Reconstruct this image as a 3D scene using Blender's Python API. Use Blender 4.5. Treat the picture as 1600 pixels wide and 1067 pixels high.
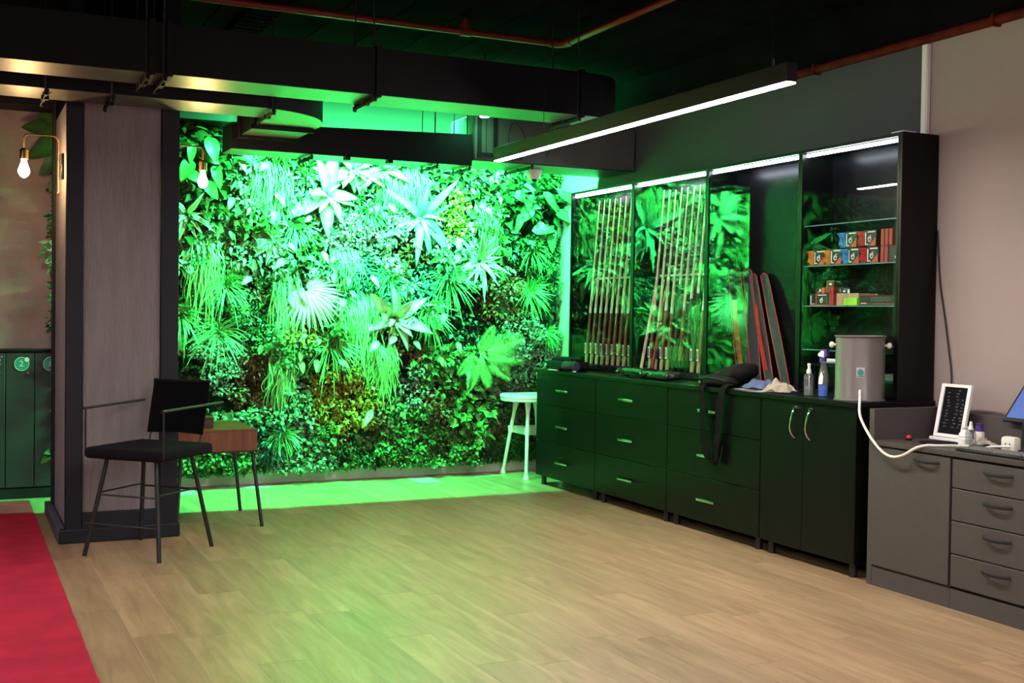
import bpy, bmesh, math, random
import numpy as np
from mathutils import Vector, Matrix, noise as mnoise
S = bpy.context.scene
COL = S.collection
for o in list(bpy.data.objects): bpy.data.objects.remove(o)
R = random.Random(7)
PI = math.pi

# ------------------------------------------------------------------ camera, world, exposure
cam = bpy.data.cameras.new('camera'); camo = bpy.data.objects.new('camera', cam); COL.objects.link(camo)
yaw, pit, rol = math.radians(25.672), math.radians(-1.327), math.radians(0.781)
fw = Vector((math.sin(yaw)*math.cos(pit), math.cos(yaw)*math.cos(pit), math.sin(pit)))
r0 = Vector((math.cos(yaw), -math.sin(yaw), 0)); u0 = r0.cross(fw)
rt = math.cos(rol)*r0 + math.sin(rol)*u0; up = -math.sin(rol)*r0 + math.cos(rol)*u0
m3 = Matrix((rt, up, -fw)).transposed()
camo.matrix_world = Matrix.Translation((0, 0, 1.4)) @ m3.to_4x4()
cam.sensor_width = 36; cam.lens = 1812.46/1600*36; cam.clip_start = .05
S.camera = camo
w = bpy.data.worlds.new('world'); S.world = w; w.use_nodes = True
w.node_tree.nodes['Background'].inputs[0].default_value = (.5, .55, .7, 1)
w.node_tree.nodes['Background'].inputs[1].default_value = .02
S.view_settings.view_transform = 'Standard'; S.view_settings.look = 'None'
S.view_settings.exposure = 1.5; S.view_settings.gamma = 1; S.view_settings.use_curve_mapping = False

GREEN = (.05, 1.0, .25)
def area(name, loc, size, sizey, direction, power, col, spread=PI):
    l = bpy.data.lights.new(name, 'AREA'); l.shape = 'RECTANGLE'; l.size = size; l.size_y = sizey
    l.energy = power; l.color = col; l.spread = spread
    o = bpy.data.objects.new(name, l); COL.objects.link(o); o.location = loc
    o.rotation_euler = Vector(direction).to_track_quat('-Z', 'Y').to_euler(); return o
# daylight coming in through the two windows of the front wall, far behind the camera
area('window_daylight', (-.6, -5.9, 1.75), 2.6, 2.0, (0.02, 1, -.12), 6, (.86, .90, 1.0))
area('window_daylight', (3.1, -5.9, 1.75), 2.6, 2.0, (0.0, 1, -.12), 5, (1.0, .92, .84))
# the green wash light behind the duct, shining down over the plants (its housing is built below)
area('green_wash_light', (3.42, 8.345, 3.185), 2.5, .03, (0, .55, -1), 400, GREEN, math.radians(134))

# ------------------------------------------------------------------ materials
def nodes(m): return m.node_tree.nodes, m.node_tree.links
def pm(name, col, rough=.5, metal=0., noise=None, bump=None, spec=.5, attr=False, stretch=(1, 1, 1), rnd=0, coat=0, sheen=0):
    m = bpy.data.materials.new(name); m.use_nodes = True; N, L = nodes(m); b = N['Principled BSDF']
    b.inputs['Base Color'].default_value = (*col, 1); b.inputs['Roughness'].default_value = rough
    b.inputs['Metallic'].default_value = metal; b.inputs['Specular IOR Level'].default_value = spec
    b.inputs['Coat Weight'].default_value = coat; b.inputs['Sheen Weight'].default_value = sheen
    tc = N.new('ShaderNodeTexCoord'); mp = N.new('ShaderNodeMapping'); mp.inputs['Scale'].default_value = stretch
    L.new(tc.outputs['Object'], mp.inputs[0]); vec = mp.outputs[0]
    if rnd:
        oi = N.new('ShaderNodeObjectInfo'); va = N.new('ShaderNodeVectorMath'); va.operation = 'ADD'
        sc = N.new('ShaderNodeMath'); sc.operation = 'MULTIPLY'; sc.inputs[1].default_value = 37.
        L.new(oi.outputs['Random'], sc.inputs[0]); L.new(sc.outputs[0], va.inputs[1]); L.new(vec, va.inputs[0]); vec = va.outputs[0]
    base = None
    if attr:
        at = N.new('ShaderNodeAttribute'); at.attribute_name = 'Col'; base = at.outputs['Color']
    if noise:
        sc, amt = noise
        n = N.new('ShaderNodeTexNoise'); n.inputs['Scale'].default_value = sc; n.inputs['Detail'].default_value = 5
        L.new(vec, n.inputs['Vector'])
        mr = N.new('ShaderNodeMapRange'); mr.inputs[1].default_value = .25; mr.inputs[2].default_value = .75
        mr.inputs[3].default_value = 1-amt; mr.inputs[4].default_value = 1+amt; L.new(n.outputs[0], mr.inputs[0])
        f = mr.outputs[0]
        if rnd:
            r2 = N.new('ShaderNodeMapRange'); r2.inputs[3].default_value = 1-rnd; r2.inputs[4].default_value = 1+rnd
            L.new(oi.outputs['Random'], r2.inputs[0]); mu = N.new('ShaderNodeMath'); mu.operation = 'MULTIPLY'
            L.new(f, mu.inputs[0]); L.new(r2.outputs[0], mu.inputs[1]); f = mu.outputs[0]
        vm = N.new('ShaderNodeVectorMath'); vm.operation = 'SCALE'; L.new(f, vm.inputs['Scale'])
        if base: L.new(base, vm.inputs[0])
        else: vm.inputs[0].default_value = col
        base = vm.outputs[0]
    if base: L.new(base, b.inputs['Base Color'])
    if bump:
        sc, st = bump
        n = N.new('ShaderNodeTexNoise'); n.inputs['Scale'].default_value = sc; n.inputs['Detail'].default_value = 4
        L.new(vec, n.inputs['Vector']); bp = N.new('ShaderNodeBump'); bp.inputs['Strength'].default_value = st
        bp.inputs['Distance'].default_value = .01; L.new(n.outputs[0], bp.inputs['Height']); L.new(bp.outputs[0], b.inputs['Normal'])
    return m
def em(name, col, s):
    m = bpy.data.materials.new(name); m.use_nodes = True; N, L = nodes(m); b = N['Principled BSDF']
    b.inputs['Base Color'].default_value = (*[min(1, c) for c in col], 1)
    b.inputs['Emission Color'].default_value = (*col, 1); b.inputs['Emission Strength'].default_value = s; return m
def glassm(name, ior=1.5, tint=(.93, .97, .95), rough=0., gl=1.0, haze=0):
    m = bpy.data.materials.new(name); m.use_nodes = True; N, L = nodes(m); N.remove(N['Principled BSDF'])
    out = N['Material Output']; mix = N.new('ShaderNodeMixShader'); t = N.new('ShaderNodeBsdfTransparent'); g = N.new('ShaderNodeBsdfGlossy')
    t.inputs[0].default_value = (*tint, 1); g.inputs['Roughness'].default_value = rough; g.inputs[0].default_value = (gl, gl, gl, 1)
    fr = N.new('ShaderNodeFresnel'); fr.inputs[0].default_value = ior
    ge = N.new('ShaderNodeNewGeometry'); s = N.new('ShaderNodeMath'); s.operation = 'SUBTRACT'; s.inputs[0].default_value = 1
    L.new(ge.outputs['Backfacing'], s.inputs[1]); mu = N.new('ShaderNodeMath'); mu.operation = 'MULTIPLY'
    L.new(fr.outputs[0], mu.inputs[0]); L.new(s.outputs[0], mu.inputs[1]); L.new(mu.outputs[0], mix.inputs[0])
    L.new(t.outputs[0], mix.inputs[1]); L.new(g.outputs[0], mix.inputs[2]); 
    if haze:
        df = N.new('ShaderNodeBsdfDiffuse'); df.inputs[0].default_value = (.7, .72, .72, 1); m2 = N.new('ShaderNodeMixShader'); m2.inputs[0].default_value = haze
        L.new(mix.outputs[0], m2.inputs[1]); L.new(df.outputs[0], m2.inputs[2]); L.new(m2.outputs[0], out.inputs[0])
    else: L.new(mix.outputs[0], out.inputs[0])
    return m

def woodm(name, c1, c2, rough, axis, sc=6., rnd=.12):
    """streaky plank wood: grain drawn out along one object axis, shifted per plank"""
    m = bpy.data.materials.new(name); m.use_nodes = True; N, L = nodes(m); b = N['Principled BSDF']
    tc = N.new('ShaderNodeTexCoord'); mp = N.new('ShaderNodeMapping'); s = [sc, sc, sc]; s[axis] = sc*.11
    mp.inputs['Scale'].default_value = s; L.new(tc.outputs['Object'], mp.inputs[0])
    oi = N.new('ShaderNodeObjectInfo'); k = N.new('ShaderNodeMath'); k.operation = 'MULTIPLY'; k.inputs[1].default_value = 91.
    L.new(oi.outputs['Random'], k.inputs[0]); va = N.new('ShaderNodeVectorMath'); L.new(mp.outputs[0], va.inputs[0]); L.new(k.outputs[0], va.inputs[1])
    n1 = N.new('ShaderNodeTexNoise'); n1.inputs['Scale'].default_value = 2.6; n1.inputs['Detail'].default_value = 9; n1.inputs['Distortion'].default_value = .6
    n1.inputs['Roughness'].default_value = .62; L.new(va.outputs[0], n1.inputs['Vector'])
    cr = N.new('ShaderNodeValToRGB'); cr.color_ramp.elements[0].position = .30; cr.color_ramp.elements[1].position = .70
    cr.color_ramp.elements[0].color = (*c1, 1); cr.color_ramp.elements[1].color = (*c2, 1); L.new(n1.outputs[0], cr.inputs[0])
    r2 = N.new('ShaderNodeMapRange'); r2.inputs[3].default_value = 1-rnd; r2.inputs[4].default_value = 1+rnd; L.new(oi.outputs['Random'], r2.inputs[0])
    vm = N.new('ShaderNodeVectorMath'); vm.operation = 'SCALE'; L.new(cr.outputs[0], vm.inputs[0]); L.new(r2.outputs[0], vm.inputs['Scale'])
    L.new(vm.outputs[0], b.inputs['Base Color']); b.inputs['Roughness'].default_value = rough
    bp = N.new('ShaderNodeBump'); bp.inputs['Strength'].default_value = .12; bp.inputs['Distance'].default_value = .004
    L.new(n1.outputs[0], bp.inputs['Height']); L.new(bp.outputs[0], b.inputs['Normal']); return m

M = {}
M['plank'] = woodm('oak_plank', (.225, .135, .075), (.400, .268, .160), .40, 1)
M['joint'] = pm('plank_joint_sheen', (.50, .44, .38), .6, noise=(3, .2))  # pale joint colour stands in for sheen along the seams
M['carpet'] = pm('red_carpet', (.74, .055, .115), .95, noise=(5, .16), bump=(420, .5), spec=.05)
M['wall'] = pm('lilac_grey_paint', (.33, .27, .255), .8, noise=(2, .05), bump=(160, .12), spec=.25)
M['black_paint'] = pm('black_ceiling_paint', (.007, .0075, .008), 1.0, noise=(4, .3), spec=0)
M['concrete'] = pm('raw_concrete', (.44, .37, .38), .85, noise=(3.2, .32), bump=(40, .2), spec=.25)
M['plaster'] = pm('combed_grey_plaster', (.185, .168, .172), .85, noise=(9, .14), bump=(26, .9), spec=.25, stretch=(2.6, 2.6, .35))
M['frame'] = pm('charcoal_paint', (.007, .0082, .015), .6, noise=(6, .15), spec=.35)
M['lilac'] = pm('lilac_plaster', (.22, .20, .235), .8, noise=(8, .2), bump=(30, .5))
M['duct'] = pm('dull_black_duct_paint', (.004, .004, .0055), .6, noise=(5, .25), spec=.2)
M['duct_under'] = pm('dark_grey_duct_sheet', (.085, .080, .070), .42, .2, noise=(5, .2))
M['duct_grey'] = pm('grey_unit_casing', (.10, .105, .105), .5, noise=(4, .2))
M['black'] = pm('black_satin_board', (.003, .0032, .0032), .34, noise=(20, .1), spec=.22)
M['blackgloss'] = pm('black_gloss_board', (.006, .006, .007), .26, spec=.15)
M['blackmetal'] = pm('black_powder_coat', (.009, .009, .011), .45)
M['blackfab'] = pm('black_fabric', (.005, .0055, .008), .9, noise=(60, .3), bump=(300, .4), spec=.2)
M['seatfab'] = pm('charcoal_seat_fabric', (.0055, .006, .009), .9, noise=(60, .25), bump=(300, .4), spec=.15)
M['chrome'] = pm('chrome', (.62, .62, .62), .14, 1)
M['brass'] = pm('brass', (.75, .50, .20), .25, 1)
M['redpipe'] = pm('red_pipe_paint', (.22, .008, .006), .45, noise=(8, .2))
M['rustpipe'] = pm('dull_red_pipe', (.085, .010, .006), .8, noise=(10, .4), spec=.1)
M['white'] = pm('white_plastic', (.78, .78, .76), .4)
M['offwhite'] = pm('offwhite_plastic', (.70, .68, .62), .45)
M['steel'] = pm('grey_enamelled_metal', (.165, .150, .142), .34, .3, noise=(6, .04))
M['greycab'] = pm('grey_laminate', (.064, .053, .052), .55, noise=(30, .06))
M['greytop'] = pm('dark_grey_worktop', (.06, .054, .05), .35, noise=(60, .2))
M['walnut'] = woodm('walnut_veneer', (.10, .030, .012), (.21, .070, .030), .45, 2, 9, .05)
M['darkwood'] = woodm('dark_wood', (.035, .016, .010), (.07, .03, .018), .5, 0, 9, .05)
M['maple'] = pm('pale_maple', (.66, .50, .36), .35, noise=(14, .12), stretch=(3, 3, .3))
M['mahogany'] = pm('reddish_butt_wood', (.20, .055, .028), .3, noise=(14, .3), stretch=(3, 3, .3))
M['ebony'] = pm('ebony_butt_wood', (.020, .012, .012), .3, noise=(14, .3))
M['card'] = pm('brown_card', (.42, .29, .17), .8, noise=(20, .1))
M['packblack'] = pm('black_printed_card', (.016, .015, .017), .45)
M['packred'] = pm('red_card', (.36, .02, .022), .5, noise=(30, .15))
M['print_white'] = pm('white_print', (.72, .72, .70), .5)
M['print_red'] = pm('orange_red_print', (.50, .06, .02), .5)
M['gold'] = pm('gold_foil', (.80, .55, .16), .3, 1)
M['orange'] = pm('orange_cloth', (.75, .27, .02), .75, noise=(30, .2))
M['blue'] = pm('sky_blue_cloth', (.07, .30, .72), .75, noise=(30, .2))
M['red'] = pm('bright_red_cloth', (.60, .016, .03), .7, noise=(30, .2))
M['lime'] = pm('lime_green_card', (.33, .72, .04), .5)
M['redband'] = pm('red_orange_webbing', (.62, .055, .025), .7, noise=(80, .2))
M['piping'] = pm('crimson_piping', (.42, .012, .03), .5)
M['sleevegrey'] = pm('slate_vinyl', (.085, .095, .11), .4, noise=(9, .25))
M['paper'] = pm('white_paper', (.74, .72, .74), .8)
M['bluecloth'] = pm('pale_blue_cloth', (.20, .26, .45), .9, noise=(30, .12), bump=(200, .3))
M['creamcloth'] = pm('cream_cloth', (.62, .55, .44), .9, noise=(30, .1), bump=(200, .3))
M['violet'] = pm('violet_plastic', (.06, .03, .22), .4)
M['bluefluid'] = pm('blue_cleaner', (.01, .12, .62), .15)
M['clear'] = glassm('clear_plastic', 1.55, (.80, .84, .83), .08, 1, .07)
M['clearfluid'] = glassm('clear_fluid', 1.4, (.70, .74, .72), .1, 1, .16)
M['glass'] = glassm('cabinet_glass', 1.44, (.93, .96, .95))
M['shelfglass'] = glassm('shelf_glass', 1.5, (.72, .86, .88))
M['glassedge'] = pm('led_bright_glass_edge', (.10, .20, .25), .3, spec=.6)  # teal colour stands in for LED light glowing in the glass edge
M['keygrey'] = pm('grey_key', (.13, .125, .11), .5)
M['boardblack'] = pm('black_felt_board', (.006, .006, .007), .9, spec=.1)
M['lilacdark'] = pm('dusky_lilac_plaster', (.05, .047, .075), .8, noise=(8, .25), bump=(30, .5))
M['dimletter'] = pm('dull_letters', (.040, .043, .050), .6)
M['teal'] = pm('teal_badge', (.035, .22, .25), .5)
M['screen'] = em('blue_screen', (.055, .115, .36), .13)
M['lamp'] = em('white_led_diffuser', (1.0, .90, .84), 88)
M['caseled'] = em('cool_led_tube', (.80, .86, 1.0), 14)
M['bulb'] = em('warm_filament_bulb', (1.0, .62, .26), 105)
M['greenled'] = em('green_led_tape', GREEN, 2)
M['spotled'] = em('pale_green_spot', (.18, 1.0, .42), 70)
M['leaf'] = pm('leaf', (.1, .2, .05), .42, noise=(35, .22), attr=True, spec=.4)
M['biggreen'] = pm('large_leaf', (.1, .2, .05), .38, noise=(50, .3), attr=True, spec=.45)
M['soil'] = pm('dark_planting_felt', (.012, .014, .009), .95, noise=(12, .4))
M['plinth'] = pm('grey_plinth', (.58, .53, .48), .6, noise=(6, .15))

# ------------------------------------------------------------------ mesh helpers
ORG = {}
def org(o): return ORG.get(o.name, Vector((0, 0, 0))) if o else Vector((0, 0, 0))
class MB:
    def __init__(s): s.bm = bmesh.new(); s.mi = 0
    def _new(s, verts, faces):
        vs = [s.bm.verts.new(v) for v in verts]; out = []
        for f in faces:
            try: q = s.bm.faces.new([vs[i] for i in f]); q.material_index = s.mi; out.append(q)
            except ValueError: pass
        return vs, out
    def box(s, x0, x1, y0, y1, z0, z1, bev=0, seg=1, rot=None, piv=None):
        v = [(x, y, z) for x in (x0, x1) for y in (y0, y1) for z in (z0, z1)]
        vs, fs = s._new(v, [(0, 1, 3, 2), (4, 6, 7, 5), (0, 4, 5, 1), (2, 3, 7, 6), (0, 2, 6, 4), (1, 5, 7, 3)])
        if rot is not None:
            c = Vector(piv) if piv is not None else Vector(((x0+x1)/2, (y0+y1)/2, (z0+z1)/2))
            for q in vs: q.co = c + rot @ (q.co-c)
        if bev:
            es = list({e for f in fs for e in f.edges})
            bmesh.ops.bevel(s.bm, geom=es, offset=bev, segments=seg, affect='EDGES', profile=.5, clamp_overlap=True)
        return s
    def tube(s, pts, r, n=8, cap=True, flat=None):
        pts = [Vector(p) for p in pts]; rs = r if isinstance(r, (list, tuple)) else [r]*len(pts)
        t0 = (pts[1]-pts[0]).normalized(); a = Vector((0, 0, 1)) if abs(t0.z) < .9 else Vector((1, 0, 0))
        nrm = t0.cross(a).normalized(); rings = []
        for i, p in enumerate(pts):
            t = (pts[min(i+1, len(pts)-1)]-pts[max(i-1, 0)]).normalized()
            nrm = (nrm - t*nrm.dot(t)).normalized(); b = t.cross(nrm)
            k = flat or 1
            rings.append([p + rs[i]*(math.cos(2*PI*j/n)*nrm + math.sin(2*PI*j/n)*b*k) for j in range(n)])
        v = [q for rg in rings for q in rg]; f = []
        for i in range(len(pts)-1):
            for j in range(n): f.append((i*n+j, i*n+(j+1) % n, (i+1)*n+(j+1) % n, (i+1)*n+j))
        if cap: f += [tuple(range(n-1, -1, -1)), tuple((len(pts)-1)*n+j for j in range(n))]
        s._new(v, f); return s
    def cyl(s, p0, p1, r0, r1=None, n=14): return s.tube([p0, p1], [r0, r0 if r1 is None else r1], n)
    def lathe(s, c, prof, n=24, axis=None):
        c = Vector(c); q = axis.to_track_quat('Z', 'Y') if axis is not None else None
        v = []; f = []
        for r, z in prof:
            for j in range(n):
                p = Vector((r*math.cos(2*PI*j/n), r*math.sin(2*PI*j/n), z)); v.append(c + (q @ p if q else p))
        for i in range(len(prof)-1):
            for j in range(n): f.append((i*n+j, i*n+(j+1) % n, (i+1)*n+(j+1) % n, (i+1)*n+j))
        if prof[0][0] > 1e-5: f.append(tuple(range(n-1, -1, -1)))
        if prof[-1][0] > 1e-5: f.append(tuple((len(prof)-1)*n+j for j in range(n)))
        s._new(v, f); return s
    def prism(s, pts, z0, z1):
        n = len(pts); v = [(x, y, z0) for x, y in pts]+[(x, y, z1) for x, y in pts]
        s._new(v, [tuple(range(n-1, -1, -1)), tuple(range(n, 2*n))]+[(i, (i+1) % n, n+(i+1) % n, n+i) for i in range(n)]); return s
    def poly3(s, loop, d):
        d = Vector(d); loop = [Vector(p) for p in loop]; n = len(loop)
        s._new(loop+[p+d for p in loop], [tuple(range(n-1, -1, -1)), tuple(range(n, 2*n))]+[(i, (i+1) % n, n+(i+1) % n, n+i) for i in range(n)]); return s
    def grid(s, fn, nu, nv, thick=0):
        v = [Vector(fn(i/nu, j/nv)) for i in range(nu+1) for j in range(nv+1)]; k = nv+1
        f = [(i*k+j, (i+1)*k+j, (i+1)*k+j+1, i*k+j+1) for i in range(nu) for j in range(nv)]
        vs, fs = s._new(v, f)
        if thick: bmesh.ops.solidify(s.bm, geom=fs, thickness=thick)
        return s
    def fin(s, name, mat, parent=None, smooth=True, sharp=38, local=False):
        bm = s.bm; bmesh.ops.recalc_face_normals(bm, faces=bm.faces)
        o = org(parent)
        if not local:
            for v in bm.verts: v.co -= o
        if smooth:
            for f in bm.faces: f.smooth = True
            for e in bm.edges:
                if len(e.link_faces) == 2 and e.calc_face_angle(0) > math.radians(sharp): e.smooth = False
        me = bpy.data.meshes.new(name); bm.to_mesh(me); bm.free()
        for m in (mat if isinstance(mat, list) else [mat]): me.materials.append(m)
        ob = bpy.data.objects.new(name, me); COL.objects.link(ob)
        if parent: ob.parent = parent; ORG[ob.name] = o
        return ob
def thing(name, label, cat, loc=(0, 0, 0), group=None, rot=None):
    o = bpy.data.objects.new(name, None); COL.objects.link(o); o.location = loc; o.empty_display_size = .1
    o['label'] = label; o['category'] = cat
    if group: o['group'] = group
    ORG[o.name] = Vector(loc)
    if rot is not None: o.rotation_euler = (0, 0, rot); ORG[o.name] = Vector((0, 0, 0))
    return o
def tag(o, label, cat, group=None):
    o['label'] = label; o['category'] = cat
    if group: o['group'] = group
    return o
def struct(o): o['kind'] = 'structure'; return o
def rebase(o, p):
    """put a single-mesh thing's origin at its base"""
    p = Vector(p); o.data.transform(Matrix.Translation(-p)); o.location = p; return o
def copy_tree(o, parent=None):
    c = o.copy(); COL.objects.link(c); c.parent = parent
    ORG[c.name] = org(o)
    for ch in list(o.children): copy_tree(ch, c)
    return c
def shared(name, me, parent, loc, rot=None, mat4=None):
    o = bpy.data.objects.new(name, me); COL.objects.link(o); o.parent = parent
    if mat4 is not None: o.matrix_local = mat4
    else:
        o.location = Vector(loc)-org(parent)
        if rot: o.rotation_euler = rot
    return o
def text_mesh(s, size, mat, name, parent, mat4, depth=.0006):
    cu = bpy.data.curves.new('t', 'FONT'); cu.body = s; cu.size = size; cu.align_x = 'CENTER'; cu.align_y = 'CENTER'; cu.extrude = depth
    t = bpy.data.objects.new('t', cu); COL.objects.link(t); bpy.context.view_layer.update()
    me = bpy.data.meshes.new_from_object(t.evaluated_get(bpy.context.evaluated_depsgraph_get()))
    bpy.data.objects.remove(t); bpy.data.curves.remove(cu); me.materials.clear(); me.materials.append(mat)
    me.transform(mat4)
    me.transform(Matrix.Translation(-org(parent)))
    o = bpy.data.objects.new(name, me); COL.objects.link(o); o.parent = parent; return o
def nz(x, y, z): return mnoise.noise(Vector((x, y, z)))
def arc(c, a0, a1, r, n, ax, ay):
    c = Vector(c); ax = Vector(ax); ay = Vector(ay)
    return [c + r*(math.cos(a0+(a1-a0)*i/n)*ax + math.sin(a0+(a1-a0)*i/n)*ay) for i in range(n+1)]

XW, YB, ZC = 4.93, 9.42, 3.30
# ------------------------------------------------------------------ the room
fl = struct(MB().box(-4, 5.05, -6.1, 9.55, -.12, -.0009).fin('floor', M['joint'], smooth=False))
pl = MB().box(-.0981, .0981, -.6245, .6245, -.0008, 0).fin('plank', M['plank'], fl, smooth=False); pme = pl.data
bpy.data.objects.remove(pl)
for c in range(24):
    x = .389+.1985*c
    off = (c*.47+.28*((c*7) % 3)) % 1.25
    for k in range(-1, 7):
        y = 1.75+off+1.251*k
        if y-.62 < YB and y > .9 and y+.62 < YB+.6: shared('plank', pme, fl, (x, y, 0))
struct(MB().box(-4, 5.05, -6.1, 9.55, ZC+.02, ZC+.2).fin('ceiling', M['black_paint'], smooth=False))
ce = bpy.data.objects['ceiling']
bme = None
for i in range(18):
    x = -1.15+.352*i
    if bme is None:
        o = MB().box(-.172, .172, -3.7, 3.7, ZC, ZC+.02).fin('panel', M['black_paint'], ce, smooth=False); bme = o.data; o.location = (x, 5.7, 0)
    else:
        o = bpy.data.objects.new('panel', bme); COL.objects.link(o); o.parent = ce; o.location = (x, 5.7, 0)
wr = struct(MB().box(XW, XW+.12, -6.1, 9.55, -.12, 2.955).fin('wall_right', M['wall'], smooth=False))
M['slate'] = pm('slate_grey_paint', (.068, .068, .080), .75, noise=(2, .06), bump=(160, .12), spec=.3)
struct(MB().box(XW-.003, XW+.02, 4.905, 8.61, 0, 2.956).fin('trim_3', M['slate'], smooth=False))
struct(MB().box(XW-.004, XW+.12, -6.1, YB-.01, 2.955, ZC+.02).fin('trim_1', M['black_paint'], smooth=False))
struct(MB().box(-4, XW, YB, 9.55, -.12, ZC+.02).fin('wall_back', M['concrete'], smooth=False))
struct(MB().box(-4.12, -4, -6.1, 9.55, -.12, ZC+.02).fin('wall_left', M['concrete'], smooth=False))
fwl = MB()
fwl.box(-4, -2, -6.2, -6.1, -.12, ZC+.02).box(.8, 1.7, -6.2, -6.1, -.12, ZC+.02).box(4.5, 5.05, -6.2, -6.1, -.12, ZC+.02)
fwl.box(-2, .8, -6.2, -6.1, -.12, .7).box(1.7, 4.5, -6.2, -6.1, -.12, .7).box(-2, .8, -6.2, -6.1, 2.8, ZC+.02).box(1.7, 4.5, -6.2, -6.1, 2.8, ZC+.02)
struct(fwl.fin('wall_front', M['wall'], smooth=False))
M['backdim'] = pm('dimmed_wall_grey', (.055, .055, .055), .85, spec=.1)
struct(MB().box(.70, XW-.003, YB-.012, YB+.01, 2.79, ZC+.01).fin('dimmed_wall_band', M['backdim'], smooth=False))  # wall darkened above the plants to tone down the green light
struct(MB().box(-4, 1.95, 9.10, YB-.013, 2.865, ZC).fin('trim_2', M['frame'], smooth=False))   # dark beam over the concrete wall
# trunking running up the right wall
tr = thing('cable_trunking', 'white vertical cable trunking on the right wall above the black display case', 'trunking', (XW-.015, 4.905, 2.45))
MB().box(XW-.026, XW-.0005, 4.882, 4.928, 2.446, 2.95, bev=.003).fin('cover', M['white'], tr)
MB().box(XW-.030, XW-.026, 4.888, 4.922, 2.452, 2.945).fin('snap_lid', M['white'], tr)

# carpet
def carp(u, v):
    x = -3.2+u*3.69; y = -1+v*10.07
    e = .004*nz(y*9, 0, 3)+.004*nz(y*40, 1, 3) if u > .99 else 0
    return (x+e, y, .007+.0012*nz(x*5, y*5, 0))
c = MB().grid(carp, 24, 140, .005).fin('carpet_runner', M['carpet'])
tag(c, 'red carpet runner laid over the planks at the left edge', 'carpet')

# ------------------------------------------------------------------ pillar
pi = thing('pillar', 'square pillar with grey combed plaster face framed in charcoal, behind the chair', 'pillar', (.92, 7.9, 0))
MB().box(.612, 1.234, 7.385, 8.46, 0, 2.66).fin('core', M['lilac'], pi, smooth=False)
MB().box(.612, 1.234, 7.385, 8.46, 2.66, ZC).fin('cap', M['black_paint'], pi, smooth=False)
MB().box(.690, 1.140, 7.366, 7.386, .175, 2.655, bev=.004).fin('plaster_panel', M['plaster'], pi)
for a, b in ((.594, .690), (1.140, 1.246)): MB().box(a, b, 7.350, 7.40, .06, ZC-.005, bev=.004).fin('frame_stile', M['frame'], pi)
MB().box(.690, 1.140, 7.350, 7.39, .06, .175, bev=.003).fin('frame_rail', M['frame'], pi)
MB().box(.592, .613, 8.38, 8.47, .06, ZC-.005, bev=.003).fin('frame_stile', M['frame'], pi)
MB().box(.560, 1.258, 7.325, 7.37, 0, .085, bev=.006).fin('baseboard', M['frame'], pi)
MB().box(.555, .60, 7.33, 8.49, 0, .085, bev=.006).fin('baseboard', M['lilacdark'], pi)
MB().box(1.234, 1.262, 7.34, 8.47, 0, .085, bev=.006).fin('baseboard', M['frame'], pi)

# sconces
def sconce(sx, y, x0, label):
    s = thing('wall_sconce', label, 'lamp', (x0, y, 2.28), 'brass bulb sconces on the pillar')
    X = lambda d: x0+sx*d
    MB().box(min(X(.0), X(.016)), max(X(.0), X(.016)), y-.024, y+.024, 2.205, 2.365, bev=.003).fin('back_plate', M['blackmetal'], s)
    p = [(X(.03), y, 2.115), (X(.03), y, 2.43)] + arc((X(.07), y, 2.43), 0, PI/2, .04, 6, (-sx, 0, 0), (0, 0, 1))[1:]
    p += [(X(.20), y, 2.47)] + arc((X(.20), y, 2.44), PI/2, 0, .03, 6, (sx, 0, 0), (0, 0, 1))[1:] + [(X(.23), y, 2.37)]
    MB().tube(p, .0055, 8).fin('arm', M['brass'], s)
    MB().lathe((X(.03), y, 2.115), [(0, -.011), (.009, -.006), (.011, 0), (.009, .006), (0, .011)], 10).fin('finial', M['brass'], s)
    MB().cyl((X(.016), y, 2.28), (X(.03), y, 2.28), .008).fin('stem', M['brass'], s)
    MB().lathe((X(.23), y, 2.315), [(0, .07), (.010, .068), (.024, .058), (.026, .05), (.026, 0), (.018, -.002)], 16).fin('socket', M['brass'], s)
    MB().lathe((X(.23), y, 2.315), [(.014, 0), (.016, -.018), (.024, -.04), (.033, -.066), (.033, -.082), (.025, -.098), (.012, -.110), (0, -.114)], 16).fin('bulb', M['bulb'], s)
sconce(-1, 7.76, .612, 'brass arm sconce with glowing bulb on the left side of the pillar')
sconce(1, 7.76, 1.234, 'brass arm sconce with glowing bulb on the plant side of the pillar')

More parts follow.
